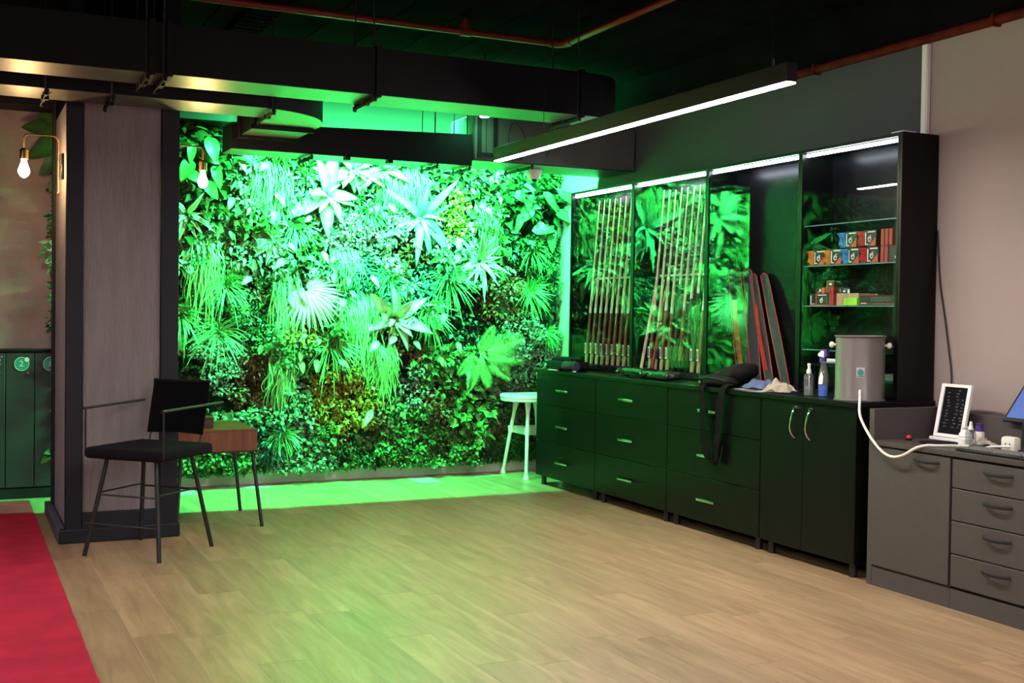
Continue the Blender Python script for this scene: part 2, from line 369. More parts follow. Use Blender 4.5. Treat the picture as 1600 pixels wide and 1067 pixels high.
# ------------------------------------------------------------------ lockers
lk = thing('cue_locker', 'bank of tall narrow charcoal lockers with teal number badges below the concrete wall', 'locker', (.33, 9.3, 0))
x0 = -.64
MB().box(x0-.01, .692, 9.222, 9.415, .0, 1.078).fin('body', M['frame'], lk, smooth=False)
MB().box(x0-.015, .695, 9.195, 9.416, 1.078, 1.098, bev=.002).fin('top_board', M['black'], lk)
MB().box(x0-.01, .692, 9.205, 9.222, .0, .075).fin('plinth', M['frame'], lk, smooth=False)
M['door'] = pm('slate_door', (.026, .025, .036), .5, noise=(8, .08))
for i in range(7):
    a = x0+.195*i; n = 7-i
    d = MB().box(a+.003, min(a+.192, .692), 9.200, 9.222, .085, 1.072, bev=.002).fin('locker_door', M['door'], lk)
    cx = a+.108
    MB().cyl((cx, 9.200, .990), (cx, 9.1975, .990), .049, n=24).fin('badge', [M['teal']], d)
    MB().tube([Vector((cx+.049*math.cos(t*PI/10), 9.1975, .99+.049*math.sin(t*PI/10))) for t in range(21)], .002, 5).fin('badge_rim', M['paper'], d)
    MB().cyl((cx+.036, 9.1985, 1.022), (cx+.036, 9.1955, 1.022), .017, n=14).fin('badge_tab', M['paper'], d)
    text_mesh(str(n), .06, M['paper'], 'number', d, Matrix.Translation((cx-.002, 9.1972, .990)) @ Matrix.Rotation(PI/2, 4, 'X'))
    for lx, lz in ((a+(.168 if i < 6 else .145), 1.042), (a+(.152 if i < 6 else .14), .925)): MB().cyl((lx, 9.200, lz), (lx, 9.190, lz), .010, .008, 12).fin('lock', M['chrome'], d)

# ------------------------------------------------------------------ ducts under the ceiling
def hanger(t, x, y0, y1, z):
    for y in (y0+.03, y1-.03): MB().cyl((x, y, z), (x, y, ZC), .005, n=6).fin('hanger_rod', M['blackmetal'], t)
def flange(t, x, y0, y1, z0, z1, w=.03, p=.014):
    MB().box(x-w/2, x+w/2, y0-p, y1+p, z0-p, z0).box(x-w/2, x+w/2, y0-p, y0, z0, z1).box(x-w/2, x+w/2, y1, y1+p, z0, z1).box(x-w/2, x+w/2, y0-p, y1+p, z1, z1+p).fin('flange', M['duct'], t, smooth=False)
def bracket(t, x, y0, y1, z):
    MB().box(x-.004, x+.018, y0-.03, y1+.03, z-.022, z-.016).box(x-.004, x+.001, y0-.03, y1+.03, z-.04, z-.016).cyl((x+.008, y0-.015, z-.04), (x+.008, y0-.015, z), .008, n=6).cyl((x+.008, y1+.015, z-.045), (x+.008, y1+.015, z), .008, n=6).box(x-.01, x+.03, (y0+y1)/2-.02, (y0+y1)/2+.02, z-.035, z-.012).fin('bracket', M['duct'], t, smooth=False)
def ductbody(t, pts, z0, z1, name='duct_section'):
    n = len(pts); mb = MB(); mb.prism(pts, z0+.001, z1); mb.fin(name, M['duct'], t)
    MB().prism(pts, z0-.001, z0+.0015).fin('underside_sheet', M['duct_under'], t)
d1 = thing('ceiling_duct', 'long black rectangular duct nearest the viewer, across the whole ceiling', 'duct', (1, 6.57, 2.655))
ductbody(d1, [(-3.9, 6.40), (1.0, 6.40), (1.0, 6.745), (-3.9, 6.745)], 2.655, 2.925)
el = [(1.0, 6.40), (3.60, 6.40)] + [(p.x, p.y) for p in arc((3.60, 6.72, 0), -PI/2, 0, .32, 8, (1, 0, 0), (0, 1, 0))[1:]] + [(3.92, 6.745), (1.0, 6.745)]
ductbody(d1, el, 2.655, 2.925)
for x in (-1.2, .94, 1.03, 2.20, 3.54): flange(d1, x, 6.40, 6.745, 2.655, 2.925); bracket(d1, x-.03, 6.40, 6.745, 2.655); hanger(d1, x-.03, 6.37, 6.775, 2.62)
d2 = thing('ceiling_duct', 'black duct behind the long one, ending in a rounded elbow over the plant wall', 'duct', (1, 7.12, 2.62))
arcp = [(p.x, p.y) for p in arc((1.62, 7.50, 0), -PI/2, 0, .55, 12, (1, 0, 0), (0, 1, 0))]
ductbody(d2, [(-3.9, 6.95), (.55, 6.95), (.55, 7.31), (-3.9, 7.31)], 2.62, 2.86)
ductbody(d2, [(.55, 6.95)]+arcp+[(2.17, 7.60), (1.78, 7.60), (1.78, 7.31), (.55, 7.31)], 2.62, 2.86)
for x in (-1.9, .45, .80, 1.72): bracket(d2, x, 6.95, 7.31, 2.62); hanger(d2, x, 6.92, 7.34, 2.58)
# neck leading back into the flat box
MB().box(1.755, 2.14, 7.56, 7.96, 2.600, 2.84).fin('neck', M['duct'], d2, smooth=False)
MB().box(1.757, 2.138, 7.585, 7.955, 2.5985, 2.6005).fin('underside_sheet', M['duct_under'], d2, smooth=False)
MB().box(1.735, 2.16, 7.935, 7.998, 2.575, 2.85, bev=.004).fin('collar', M['duct'], d2)
MB().box(1.74, 2.155, 7.575, 7.595, 2.590, 2.62).fin('collar', M['duct'], d2, smooth=False)
d3 = thing('duct_plenum', 'flat black plenum box hanging in front of the plant wall', 'duct', (2.6, 8.15, 2.51))
MB().poly3([(1.70, 8.0, 2.511), (3.492, 8.0, 2.511), (3.492, 8.0, 2.745), (2.15, 8.0, 2.70), (1.70, 8.0, 2.69)], (0, .30, 0)).fin('box', M['duct'], d3, smooth=False)
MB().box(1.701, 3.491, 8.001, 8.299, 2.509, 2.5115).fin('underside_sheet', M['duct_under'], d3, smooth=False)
for x in (2.25, 3.20, 3.46): bracket(d3, x, 8.0, 8.29, 2.51); hanger(d3, x, 7.99, 8.31, 2.5)
for x in (2.51, 2.83): MB().box(x, x+.035, 7.995, 8.06, 2.488, 2.512).fin('clip', M['duct'], d3, smooth=False)
d4 = thing('air_handler', 'grey air handling box with dark straps meeting the right wall under the ceiling', 'air handler', (4.2, 8.2, 2.555))
MB().box(3.505, 4.922, 8.0, 8.46, 2.556, 2.905, bev=.012).fin('casing', M['duct_grey'], d4)
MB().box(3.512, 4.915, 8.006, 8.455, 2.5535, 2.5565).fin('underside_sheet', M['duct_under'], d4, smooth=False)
for x in (3.535, 3.665): MB().box(x, x+.028, 7.985, 8.0, 2.575, 2.91).fin('strap', M['blackmetal'], d4, smooth=False)
MB().box(3.53, 3.90, 7.982, 7.999, 2.585, 2.615).fin('strap', M['blackmetal'], d4, smooth=False)
MB().box(3.605, 3.608, 7.996, 8.0, 2.6, 2.9).fin('seam', M['blackmetal'], d4, smooth=False)
bracket(d4, 3.98, 8.0, 8.44, 2.556)
for x in (3.7, 4.7): hanger(d4, x, 8.03, 8.30, 2.905)
MB().tube([(3.80, 7.985, 2.60), (3.785, 7.98, 2.75), (3.80, 7.975, 2.84), (3.84, 7.975, 2.86), (3.90, 7.98, 2.80), (3.95, 7.985, 2.70), (3.99, 7.99, 2.62)], .004, 6).tube([(4.11, 7.985, 2.62), (4.15, 7.98, 2.72), (4.22, 7.985, 2.88)], .0035, 6).fin('cable', M['blackmetal'], d4)
# green light housing behind the plenum, close under the ceiling
gl = thing('green_wash_fixture', 'green light batten hidden above the plenum, washing the plant wall', 'lamp', (3.28, 8.345, 3.2))
MB().box(1.78, 4.78, 8.32, 8.37, 3.19, 3.23, bev=.004).fin('housing', M['blackmetal'], gl)
for x in (1.9, 3.28, 4.6): MB().cyl((x, 8.345, 3.23), (x, 8.345, ZC), .006, n=6).fin('hanger_rod', M['blackmetal'], gl)
# small spot above the air handler
sp = thing('spot_lamp', 'small round pale green spot lamp below the long duct, left of the air handler', 'lamp', (3.50, 7.80, 2.85))
MB().cyl((3.50, 7.80, 2.855), (3.50, 7.80, 2.90), .035, n=16).cyl((3.50, 7.80, 2.90), (3.50, 7.80, ZC), .006, n=6).fin('body', M['blackmetal'], sp)
MB().cyl((3.50, 7.80, 2.846), (3.50, 7.80, 2.856), .034, n=16).fin('lens', M['spotled'], sp)
# dome camera
dc = thing('dome_camera', 'white dome security camera under the air handler', 'camera', (4.15, 8.28, 2.556))
MB().lathe((4.15, 8.28, 2.554), [(.066, -.002), (.066, -.02), (.056, -.05), (.046, -.075), (.02, -.082), (0, -.083)], 20).fin('housing', M['white'], dc)
MB().lathe((4.15, 8.268, 2.482), [(.026, .0), (.024, -.014), (.014, -.024), (0, -.027)], 14).fin('lens', M['blackgloss'], dc)

# sprinkler pipes
rp = thing('sprinkler_pipe', 'bright red sprinkler pipe turning a corner below the dark ceiling', 'pipe', (3.647, 6.86, 3.2))
pp = [(-3.9, 6.82, 3.2), (3.57, 6.86, 3.2)] + arc((3.57, 6.78, 3.2), PI/2, 0, .08, 5, (1, 0, 0), (0, 1, 0))[1:] + [(3.645, -1, 3.2)]
MB().tube(pp, .021, 10).fin('pipe_run', M['redpipe'], rp)
MB().cyl((2.93, 6.852, 3.2), (2.93, 6.852, 3.275), .026, n=10).cyl((2.90, 6.852, 3.2), (2.97, 6.852, 3.2), .029, n=10).fin('tee_fitting', M['redpipe'], rp)
MB().tube([(3.545, 6.86, 3.2)] + arc((3.57, 6.78, 3.2), PI/2, 0, .08, 5, (1, 0, 0), (0, 1, 0)) + [(3.648, 6.755, 3.2)], .027, 10).fin('elbow_fitting', M['redpipe'], rp)
for x in (.2, 1.47, 2.93): MB().cyl((x, 6.845, 3.2), (x, 6.845, ZC), .004, n=6).fin('hanger_rod', M['blackmetal'], rp)
for y in (5.4, 3.2): MB().cyl((3.646, y, 3.2), (3.646, y, ZC), .004, n=6).fin('hanger_rod', M['blackmetal'], rp)
wp = thing('wall_pipe', 'dull red pipe along the top of the right wall', 'pipe', (XW-.03, 5, 2.965))
MB().tube([(XW-.032, 7.98, 2.972), (XW-.032, -2, 2.972)], .027, 10).fin('pipe_run', M['rustpipe'], wp)
for y in (7.2, 5.8, 4.4, 3): MB().box(XW-.062, XW-.004, y, y+.02, 2.94, 3.004).fin('pipe_clip', M['rustpipe'], wp, smooth=False)
# cable tray at the upper left
ct = thing('cable_tray', 'dark perforated cable tray above the long duct at the upper left', 'cable tray', (2.05, 7.3, 3.22))
tm = MB()
tm.box(1.62, 1.625, 5.6, 8.25, 3.235, 3.285).box(1.815, 1.82, 5.6, 8.25, 3.235, 3.285)
for k in range(26): tm.box(1.625, 1.815, 5.62+.1*k, 5.68+.1*k, 3.233, 3.238)
tm.fin('tray', M['black_paint'], ct, smooth=False)
for y in (6.1, 7.2, 8.1): MB().cyl((1.72, y, 3.24), (1.72, y, ZC), .004, n=6).fin('hanger_rod', M['blackmetal'], ct)

# ------------------------------------------------------------------ linear lamp
def linear(x, ya, yb, z, label):
    t = thing('linear_lamp', label, 'lamp', (x, (ya+yb)/2, z))
    MB().box(x-.028, x+.028, ya, yb, z+.004, z+.085, bev=.002).fin('housing', M['blackmetal'], t)
    MB().box(x-.022, x+.022, ya+.004, yb-.004, z-.002, z+.0045).fin('diffuser', M['lamp'], t, smooth=False)
    for y in (ya+.13, yb-.65):
        MB().cyl((x, y, z+.085), (x, y, ZC), .0016, n=5).fin('suspension_wire', M['chrome'], t)
        MB().cyl((x, y, z+.085), (x, y, z+.125), .006, n=8).fin('wire_grip', M['chrome'], t)
linear(3.16, 3.90, 6.83, 2.388, 'long suspended bright white linear lamp hanging above the floor before the display cases')
linear(3.16, -.60, 2.33, 2.388, 'added white linear fill lamp, out of view on the right, behind the viewer')  # unseen lamp, added to brighten the near floor
linear(.30, -1.4, 1.9, 2.388, 'added white linear fill lamp, unseen over the red carpet near the viewer')  # unseen lamp, added to brighten carpet and floor
linear(-1.3, 4.4, 6.5, 2.388, 'added white linear fill lamp, unseen left of the view before the lockers')  # unseen lamp, added as fill for concrete wall, lockers and pillar side

# ------------------------------------------------------------------ green wall
gw = thing('green_wall', 'living plant wall of mixed foliage under a green light at the back of the room', 'plant wall', (2.8, 9.37, 0))
MB().box(.70, 4.925, 9.33, 9.415, .10, 2.80).fin('backing_panel', M['soil'], gw, smooth=False)
MB().box(.70, 4.925, 9.335, 9.418, 0, .125, bev=.004).fin('plinth', M['plinth'], gw)
rng = np.random.default_rng(11)
class Leaves:
    """many small folded leaves gathered into one mesh with a colour per leaf"""
    def __init__(s): s.P = []; s.A = []; s.Nn = []; s.L = []; s.W = []; s.C = []
    def add(s, P, A, N, L, W, C): s.P.append(P); s.A.append(A); s.Nn.append(N); s.L.append(L); s.W.append(W); s.C.append(C)
    def build(s, name, parent, mat):
        P, A, N = map(np.concatenate, (s.P, s.A, s.Nn)); L, W, C = map(np.concatenate, (s.L, s.W, s.C))
        A = A/np.linalg.norm(A, axis=1, keepdims=True)
        N = N-A*np.sum(A*N, axis=1, keepdims=True); N /= np.linalg.norm(N, axis=1, keepdims=True)+1e-9
        T = np.cross(A, N)
        # base, left, right, mid, tip
        tu = np.array([0, .42, .42, .48, 1.]); tv = np.array([0, -.5, .5, 0, 0]); tn = np.array([0, .10, .10, -.02, -.18])
        V = P[:, None]+A[:, None]*(tu*L[:, None])[..., None]+T[:, None]*(tv*W[:, None])[..., None]+N[:, None]*(tn*L[:, None])[..., None]
        V = V.reshape(-1, 3)-np.array(org(parent)); n = len(P)
        F = np.array([[0, 1, 3], [0, 3, 2], [1, 4, 3], [3, 4, 2]])[None]+np.arange(n)[:, None, None]*5
        F = F.reshape(-1)
        me = bpy.data.meshes.new(name); me.vertices.add(n*5); me.vertices.foreach_set('co', V.ravel())
        me.loops.add(len(F)); me.loops.foreach_set('vertex_index', F.astype(np.int32))
        me.polygons.add(n*4); me.polygons.foreach_set('loop_start', np.arange(0, n*12, 3, dtype=np.int32))
        me.polygons.foreach_set('loop_total', np.full(n*4, 3, dtype=np.int32))
        ca = me.color_attributes.new('Col', 'FLOAT_COLOR', 'POINT')
        ca.data.foreach_set('color', np.concatenate([np.repeat(C, 5, 0), np.ones((n*5, 1))], 1).astype(np.float32).ravel())
        me.update(calc_edges=True); me.validate(); me.materials.append(mat)
        o = bpy.data.objects.new(name, me); COL.objects.link(o); o.parent = parent; o['kind'] = 'stuff'; return o
#        leaf len, width ratio, leaves, spread, colours (two ends)
KIND = dict(
 clover=(.024, .95, 150, .10, (.10, .25, .05), (.21, .38, .10)),
 mint=(.030, .75, 110, .10, (.22, .36, .20), (.40, .52, .34)),
 pothos=(.062, .62, 42, .12, (.10, .26, .05), (.28, .46, .14)),
 fern=(.065, .24, 80, .12, (.08, .26, .06), (.18, .40, .10)),
 box=(.026, .50, 130, .10, (.03, .10, .025), (.07, .20, .05)),
 pale=(.050, .48, 60, .12, (.36, .50, .30), (.58, .68, .48)),
 varieg=(.055, .40, 60, .12, (.30, .48, .26), (.60, .70, .52)),
 yellow=(.030, .60, 120, .10, (.50, .42, .04), (.62, .58, .10)),
 gold=(.030, .60, 120, .10, (.46, .24, .02), (.56, .40, .06)),
 rust=(.032, .62, 100, .10, (.22, .07, .03), (.34, .14, .06)),
 grey=(.022, .85, 150, .10, (.32, .34, .26), (.50, .50, .40)),
 white=(.026, .8, 150, .10, (.62, .62, .54), (.80, .78, .70)),
 teal=(.045, .34, 80, .11, (.05, .22, .18), (.14, .36, .30)),
 dark=(.045, .6, 34, .12, (.012, .028, .010), (.04, .075, .02)),
 darkbroad=(.09, .6, 18, .13, (.03, .09, .02), (.07, .17, .05)))
PAT = [((3.87, 2.3), .22, 'yellow'), ((2.51, 1.23), .22, 'gold'), ((2.62, 1.31), .18, 'gold'), ((2.92, .73), .28, 'gold'), ((2.76, .68), .25, 'gold'), ((4.52, 1.61), .22, 'rust'),
 ((3.44, 1.18), .15, 'rust'), ((3.8, .69), .2, 'rust'), ((2.15, .82), .3, 'rust'), ((3.44, 1.93), .18, 'rust'), ((1.9, 1.0), .3, 'grey'), ((3.18, 2.0), .3, 'white'), ((2.99, 1.97), .25, 'white'),
 ((3.51, .8), .2, 'grey'), ((3.16, 1.66), .25, 'teal'), ((3.67, 1.67), .2, 'teal'), ((2.99, 1.65), .25, 'teal'), ((3.28, .97), .25, 'dark'), ((3.75, .25), .4, 'clover'), ((3.51, .18), .35, 'clover'),
 ((1.81, .2), .3, 'clover'), ((2.55, .22), .25, 'mint'), ((2.46, .61), .25, 'mint'), ((2.41, 1.02), .3, 'clover'), ((4.59, 1.13), .3, 'grey'), ((4.77, 1.47), .25, 'dark'), ((4.04, .57), .3, 'pothos'),
 ((3.8, .85), .3, 'pothos'), ((4.03, 1.35), .3, 'dark'), ((2.0, .52), .2, 'mint'), ((2.31, .36), .2, 'teal'), ((1.66, .83), .3, 'dark'), ((4.27, 1.52), .2, 'rust'), ((1.65, 2.31), .3, 'darkbroad'), ((4.62, 2.3), .34, 'darkbroad'), ((1.62, 2.72), .35, 'darkbroad'), ((4.75, 1.9), .3, 'box')]
def kind_at(x, z):
    best = None
    for (px, pz), r, k in PAT:
        d = math.hypot(x-px, z-pz)/r + .35*nz(x*7, z*7, 9)
        if d < 1 and (best is None or d < best[0]): best = (d, k)
    if best: return best[1]
    a = nz(x*1.9, z*1.9, 1.3)*.5+.5+R.uniform(-.12, .12)
    if z < .30: return R.choice(['box', 'box', 'clover', 'dark'])
    if z > 1.75 and 1.9 < x < 4.4: opts = ['pothos', 'fern', 'pale', 'varieg', 'pothos', 'clover']
    elif z > 1.2: opts = ['fern', 'pothos', 'box', 'varieg', 'clover', 'teal', 'dark']
    else: opts = ['dark', 'box', 'clover', 'pothos', 'rust', 'mint', 'clover', 'dark']
    return opts[min(len(opts)-1, max(0, int(a*len(opts))))]
groups = {}
STEP = .108
for i in range(int((4.93-.72)/STEP)+1):
    for j in range(int(2.68/STEP)+1):
        x = .72+i*STEP+R.uniform(-.04, .04); z = .14+j*STEP+R.uniform(-.04, .04)
        x = min(x, 4.86)
        k = kind_at(x, z); Ln, wr_, n, sp_, c0, c1 = KIND[k]; n = int(n*.62); Ln *= 1.18
        out = .03+.10*max(0, .5+nz(x*3.1, z*3.1, 5))+R.choice([0, 0, .03, .07])
        if k == 'dark': out *= .45
        if x > 4.22 and z < .82: out *= .25
        y = 9.335-out*.7
        d = rng.normal(size=(n, 3)); d[:, 1] = -np.abs(d[:, 1])*.9; d /= np.linalg.norm(d, axis=1, keepdims=True)
        rad = rng.uniform(.35, 1.0, n)[:, None]
        P = np.array([x, y, z])+d*rad*np.array([sp_*.82, out*.9, sp_*.82])
        P[:, 2] = np.maximum(P[:, 2], .10+rng.uniform(0, .03, n)); P[:, 1] = np.minimum(P[:, 1], 9.33); P[:, 0] = np.minimum(P[:, 0], 4.905)
        A = d+rng.normal(size=(n, 3))*.55+np.array([0, -.25, -.55]); A[:, 1] = np.minimum(A[:, 1], .15)
        N = np.array([0, -.8, .6])+rng.normal(size=(n, 3))*.45
        L = Ln*rng.uniform(.7, 1.35, n); t = rng.uniform(0, 1, n)[:, None]
        C = (np.array(c0)*(1-t)+np.array(c1)*t)*(rng.uniform(.25, 1.0, n)**1.2)[:, None]*(1.0 if k in ('yellow', 'gold', 'white', 'varieg', 'pale') else .72)
        groups.setdefault({'clover': 'clover', 'mint': 'mint', 'box': 'boxwood'}.get(k, 'foliage' if k not in ('yellow', 'gold', 'rust') else 'autumn_foliage'), Leaves()).add(P, A, N, L, L*wr_*rng.uniform(.8, 1.2, n), C)
# low moss carpet along the bottom
n = 26000
mx = rng.uniform(.72, 4.90, n); mzv = .10+np.abs(rng.normal(size=n))*.17
A = rng.normal(size=(n, 3))*.6+np.array([0, -.8, .1]); t = rng.uniform(0, 1, n)[:, None]
ml = Leaves(); ml.add(np.stack([mx, 9.33-rng.uniform(.0, .085, n), mzv], 1), A, np.array([0, -.3, 1.])+rng.normal(size=(n, 3))*.5, rng.uniform(.012, .024, n), rng.uniform(.005, .010, n), np.array((.025, .07, .018))*(1-t)+np.array((.07, .17, .045))*t)
ml.build('moss', gw, M['leaf'])
for k, g in groups.items(): g.build(k, gw, M['leaf'])
# fringe of leaves down the left edge, seen beside the pillar
n = 900; fz = rng.uniform(1.12, 2.7, n)
fl_ = Leaves(); fl_.add(np.stack([.70-rng.uniform(0, .035, n), 9.40-rng.uniform(0, .15, n), fz], 1), rng.normal(size=(n, 3))+np.array([-.8, -.3, 0]), np.array([-.2, -.8, .5])+rng.normal(size=(n, 3))*.4, rng.uniform(.02, .04, n), rng.uniform(.01, .02, n), np.tile(np.array([[.05, .10, .03]]), (n, 1)))
fl_.build('edge_foliage', gw, M['leaf'])

# large single leaves
def big_leaf(name, L, W, shape, arch, cA, cB, seed, nu=9, nv=4, fold=.18):
    rr = random.Random(seed); vs = []; cs = []
    for i in range(nu+1):
        u = i/nu
        if shape == 'broad': wd = W*math.sin(PI*min(1, u**.72))**.75
        elif shape == 'long': wd = W*min(1, u*3+.25)**.6*(1-u**2.2)**.8
        else: wd = W*min(1, u*2.4+.15)*(1-u**1.6)
        for j in range(nv+1):
            v = 2*j/nv-1
            vs.append((L*u, wd*v*.5, -arch*L*u*u+fold*abs(v)*wd*.5+.012*L*math.sin(9*u+3*v+seed)))
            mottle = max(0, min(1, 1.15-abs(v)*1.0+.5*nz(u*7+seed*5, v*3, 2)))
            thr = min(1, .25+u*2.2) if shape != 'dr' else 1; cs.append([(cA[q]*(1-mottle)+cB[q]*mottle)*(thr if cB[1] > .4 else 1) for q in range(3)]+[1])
    fs = [(i*(nv+1)+j, (i+1)*(nv+1)+j, (i+1)*(nv+1)+j+1, i*(nv+1)+j+1) for i in range(nu) for j in range(nv)]
    me = bpy.data.meshes.new(name); me.from_pydata(vs, [], fs)
    ca = me.color_attributes.new('Col', 'FLOAT_COLOR', 'POINT'); ca.data.foreach_set('color', [q for c in cs for q in c])
    for p in me.polygons: p.use_smooth = True
    me.materials.append(M['biggreen']); return me
def frame_for(A, N, P):
    A = Vector(A).normalized(); N = Vector(N); N = (N-A*N.dot(A)).normalized(); T = N.cross(A)
    return Matrix.Translation(P) @ Matrix((A, T, N)).transposed().to_4x4()
def crown(parent, x, y, z, r=.03, name='rosette_plant'):
    b = MB(); b.lathe((x, y, z), [(r*.5, 0), (r, .02), (r*.6, .05), (0, .062)], 8, Vector((0, -1, 0)))
    return b.fin(name, M['soil'], parent)
DRK, GRN, PALE, TEALC = (.05, .17, .05), (.10, .30, .08), (.60, .70, .50), (.30, .52, .42)
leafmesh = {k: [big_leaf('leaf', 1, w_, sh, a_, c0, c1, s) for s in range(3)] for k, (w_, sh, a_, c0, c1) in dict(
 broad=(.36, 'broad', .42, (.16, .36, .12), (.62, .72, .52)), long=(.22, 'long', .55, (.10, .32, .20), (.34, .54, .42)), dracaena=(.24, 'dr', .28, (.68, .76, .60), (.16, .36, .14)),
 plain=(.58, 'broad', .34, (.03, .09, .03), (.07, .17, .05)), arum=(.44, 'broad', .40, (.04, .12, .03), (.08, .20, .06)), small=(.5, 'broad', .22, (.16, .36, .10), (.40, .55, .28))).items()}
def rosette(x, z, r, kind, seed):
    rr = random.Random(seed); y = 9.24
    root = crown(gw, x, y, z); o = org(root)
    n = {'broad': 12, 'long': 14, 'dracaena': 20}[kind]
    for i in range(n):
        ph = 2*PI*i/n+rr.uniform(-.35, .35); inner = i % 3 == 2
        tl = rr.uniform(.45, .75) if not inner else rr.uniform(.85, 1.15)
        A = Vector((math.cos(tl)*math.cos(ph), -math.sin(tl), math.cos(tl)*math.sin(ph)))
        A.z -= .22; N = Vector((0, -1, .45)) if math.sin(ph) < .3 else Vector((0, -1, .15))
        L = r*(1.12 if not inner else .72)*rr.uniform(.7, 1.2)
        mt = frame_for(A, N+Vector((rr.uniform(-.5, .5), 0, rr.uniform(-.3, .3))), Vector((x, y-.035, z))-o) @ Matrix.Scale(L, 4)
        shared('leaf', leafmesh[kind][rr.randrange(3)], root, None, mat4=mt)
def fan(x, z, r, seed):
    rr = random.Random(seed); root = crown(gw, x, 9.22, z, .025, 'fan_palm'); o = org(root)
    for ph, sc in ((-1.15, 1.), (-.25, .95), (-2.3, .85), (.35, .7), (-1.75, .75)):
        vs = []; fs = []; cs = []
        nf = 15
        for k in range(nf):
            a = (k/(nf-1)-.5)*2.3; b = len(vs); ln = .72+.28*math.cos(a*.9)+rr.uniform(-.04, .04); hw = .062
            for u in (0, .35, .7, 1.):
                cx, cy = u*ln*math.cos(a), u*ln*math.sin(a); ww = hw*(.35+1.2*u if u < .5 else 1.4*(1-u)+.05); z_ = -.42*u*u+.02*(k % 2)
                vs += [(cx-math.sin(a)*-ww, cy-math.cos(a)*ww, z_), (cx, cy, z_+.02), (cx+math.sin(a)*-ww, cy+math.cos(a)*ww, z_)]
                cs += [[.55, .68, .46, 1], [.66, .76, .56, 1], [.55, .68, .46, 1]]
            for q in range(3):
                t = b+q*3; fs += [(t, t+3, t+4, t+1), (t+1, t+4, t+5, t+2)]
        me = bpy.data.meshes.new('leaf'); me.from_pydata(vs, [], fs); ca = me.color_attributes.new('Col', 'FLOAT_COLOR', 'POINT'); ca.data.foreach_set('color', [q for c_ in cs for q in c_]); me.materials.append(M['biggreen'])
        A = Vector((math.cos(ph)*.85, -.5, math.sin(ph)*.85))
        shared('leaf', me, root, None, mat4=frame_for(A, (0, -1, .5), Vector((x, 9.19, z))-o) @ Matrix.Scale(r*sc, 4))
def palm(x, z, r, seed):
    rr = random.Random(seed); root = crown(gw, x, 9.20, z, .025, 'feather_palm'); o = org(root)
    vs = []; fs = []; cs = []
    for k in range(26):
        u = .12+.88*k/25; ln = .34*math.sin(PI*min(1, .15+u*.80))**.7
        for sd in (-1, 1):
            b = len(vs); cx, cz = u, -.30*u*u; a = .95-.35*u; dx, dy = math.cos(a)*ln, math.sin(a)*ln*sd
            vs += [(cx-.014, 0, cz), (cx+.014, 0, cz), (cx+dx*.6+.0095, dy*.6, cz+.01), (cx+dx*.6-.0095, dy*.6, cz+.01), (cx+dx, dy, cz-.05)]
            fs += [(b, b+1, b+2, b+3), (b+3, b+2, b+4)]; cs += [[.18, .46, .13, 1]]*4+[[.26, .54, .19, 1]]
    b = len(vs)
    for u in (0, .33, .66, 1.): vs += [(u, -.012*(1.1-u), -.30*u*u+.006), (u, .012*(1.1-u), -.30*u*u+.006)]; cs += [[.30, .50, .18, 1]]*2
    fs += [(b+2*q, b+2*q+2, b+2*q+3, b+2*q+1) for q in range(3)]
    me = bpy.data.meshes.new('leaf'); me.from_pydata(vs, [], fs); ca = me.color_attributes.new('Col', 'FLOAT_COLOR', 'POINT'); ca.data.foreach_set('color', [q for c_ in cs for q in c_]); me.materials.append(M['biggreen'])
    for ph, sc in ((.45, 1.15), (.0, 1.1), (-.55, .95), (-1.25, .8), (-1.9, .85), (-2.5, .7), (1.1, .75)):
        A = Vector((math.cos(ph)*.9, -.42, math.sin(ph)*.9))
        shared('leaf', me, root, None, mat4=frame_for(A, (0, -1, .35), Vector((x, 9.17, z))-o) @ Matrix.Scale(r*sc, 4))
ROS = [((2.73, 2.36), .29, 'broad'), ((3.55, 2.22), .31, 'long'), ((4.09, 1.86), .28, 'dracaena'), ((3.32, 1.36), .27, 'broad'), ((2.95, 2.58), .22, 'broad'), ((3.2, 2.60), .20, 'broad'), ((1.62, 2.14), .2, 'dracaena'), ((2.30, 1.95), .16, 'dracaena')]
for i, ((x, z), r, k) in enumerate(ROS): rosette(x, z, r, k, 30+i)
fan(2.56, 1.58, .36, 3); palm(4.08, 1.05, .35, 4)
def strip_mesh(name, strands, parent, mat):
    """strands: list of (points, halfwidth, colour); flat ribbons"""
    vs = []; fs = []; cs = []; o = org(parent)
    for pts, hw, c in strands:
        b = len(vs); n = len(pts)
        for i, p in enumerate(pts):
            t = (pts[min(i+1, n-1)]-pts[max(i-1, 0)]).normalized(); s_ = t.cross(Vector((.25, -1, .2))).normalized(); k = hw*(1 if i < n-2 else .6 if i == n-2 else .08)
            vs += [p-s_*k-o, p+s_*k-o]; cs += [[*c, 1]]*2
        fs += [(b+2*i, b+2*i+2, b+2*i+3, b+2*i+1) for i in range(n-1)]
    me = bpy.data.meshes.new(name); me.from_pydata(vs, [], fs); ca = me.color_attributes.new('Col', 'FLOAT_COLOR', 'POINT'); ca.data.foreach_set('color', [q for c_ in cs for q in c_]); me.materials.append(mat)
    ob = bpy.data.objects.new(name, me); COL.objects.link(ob); ob.parent = parent; return ob
TUF = [((1.93, 1.59), .2), ((1.87, 1.22), .25), ((2.79, 1.14), .25), ((3.28, 1.7), .2), ((3.83, 1.7), .26), ((3.65, 1.41), .22), ((4.61, 1.6), .2), ((1.59, 1.35), .2), ((4.64, 1.98), .18), ((2.48, 2.1), .18), ((2.39, .40), .16), ((4.78, 1.24), .15), ((3.12, 2.24), .15)]
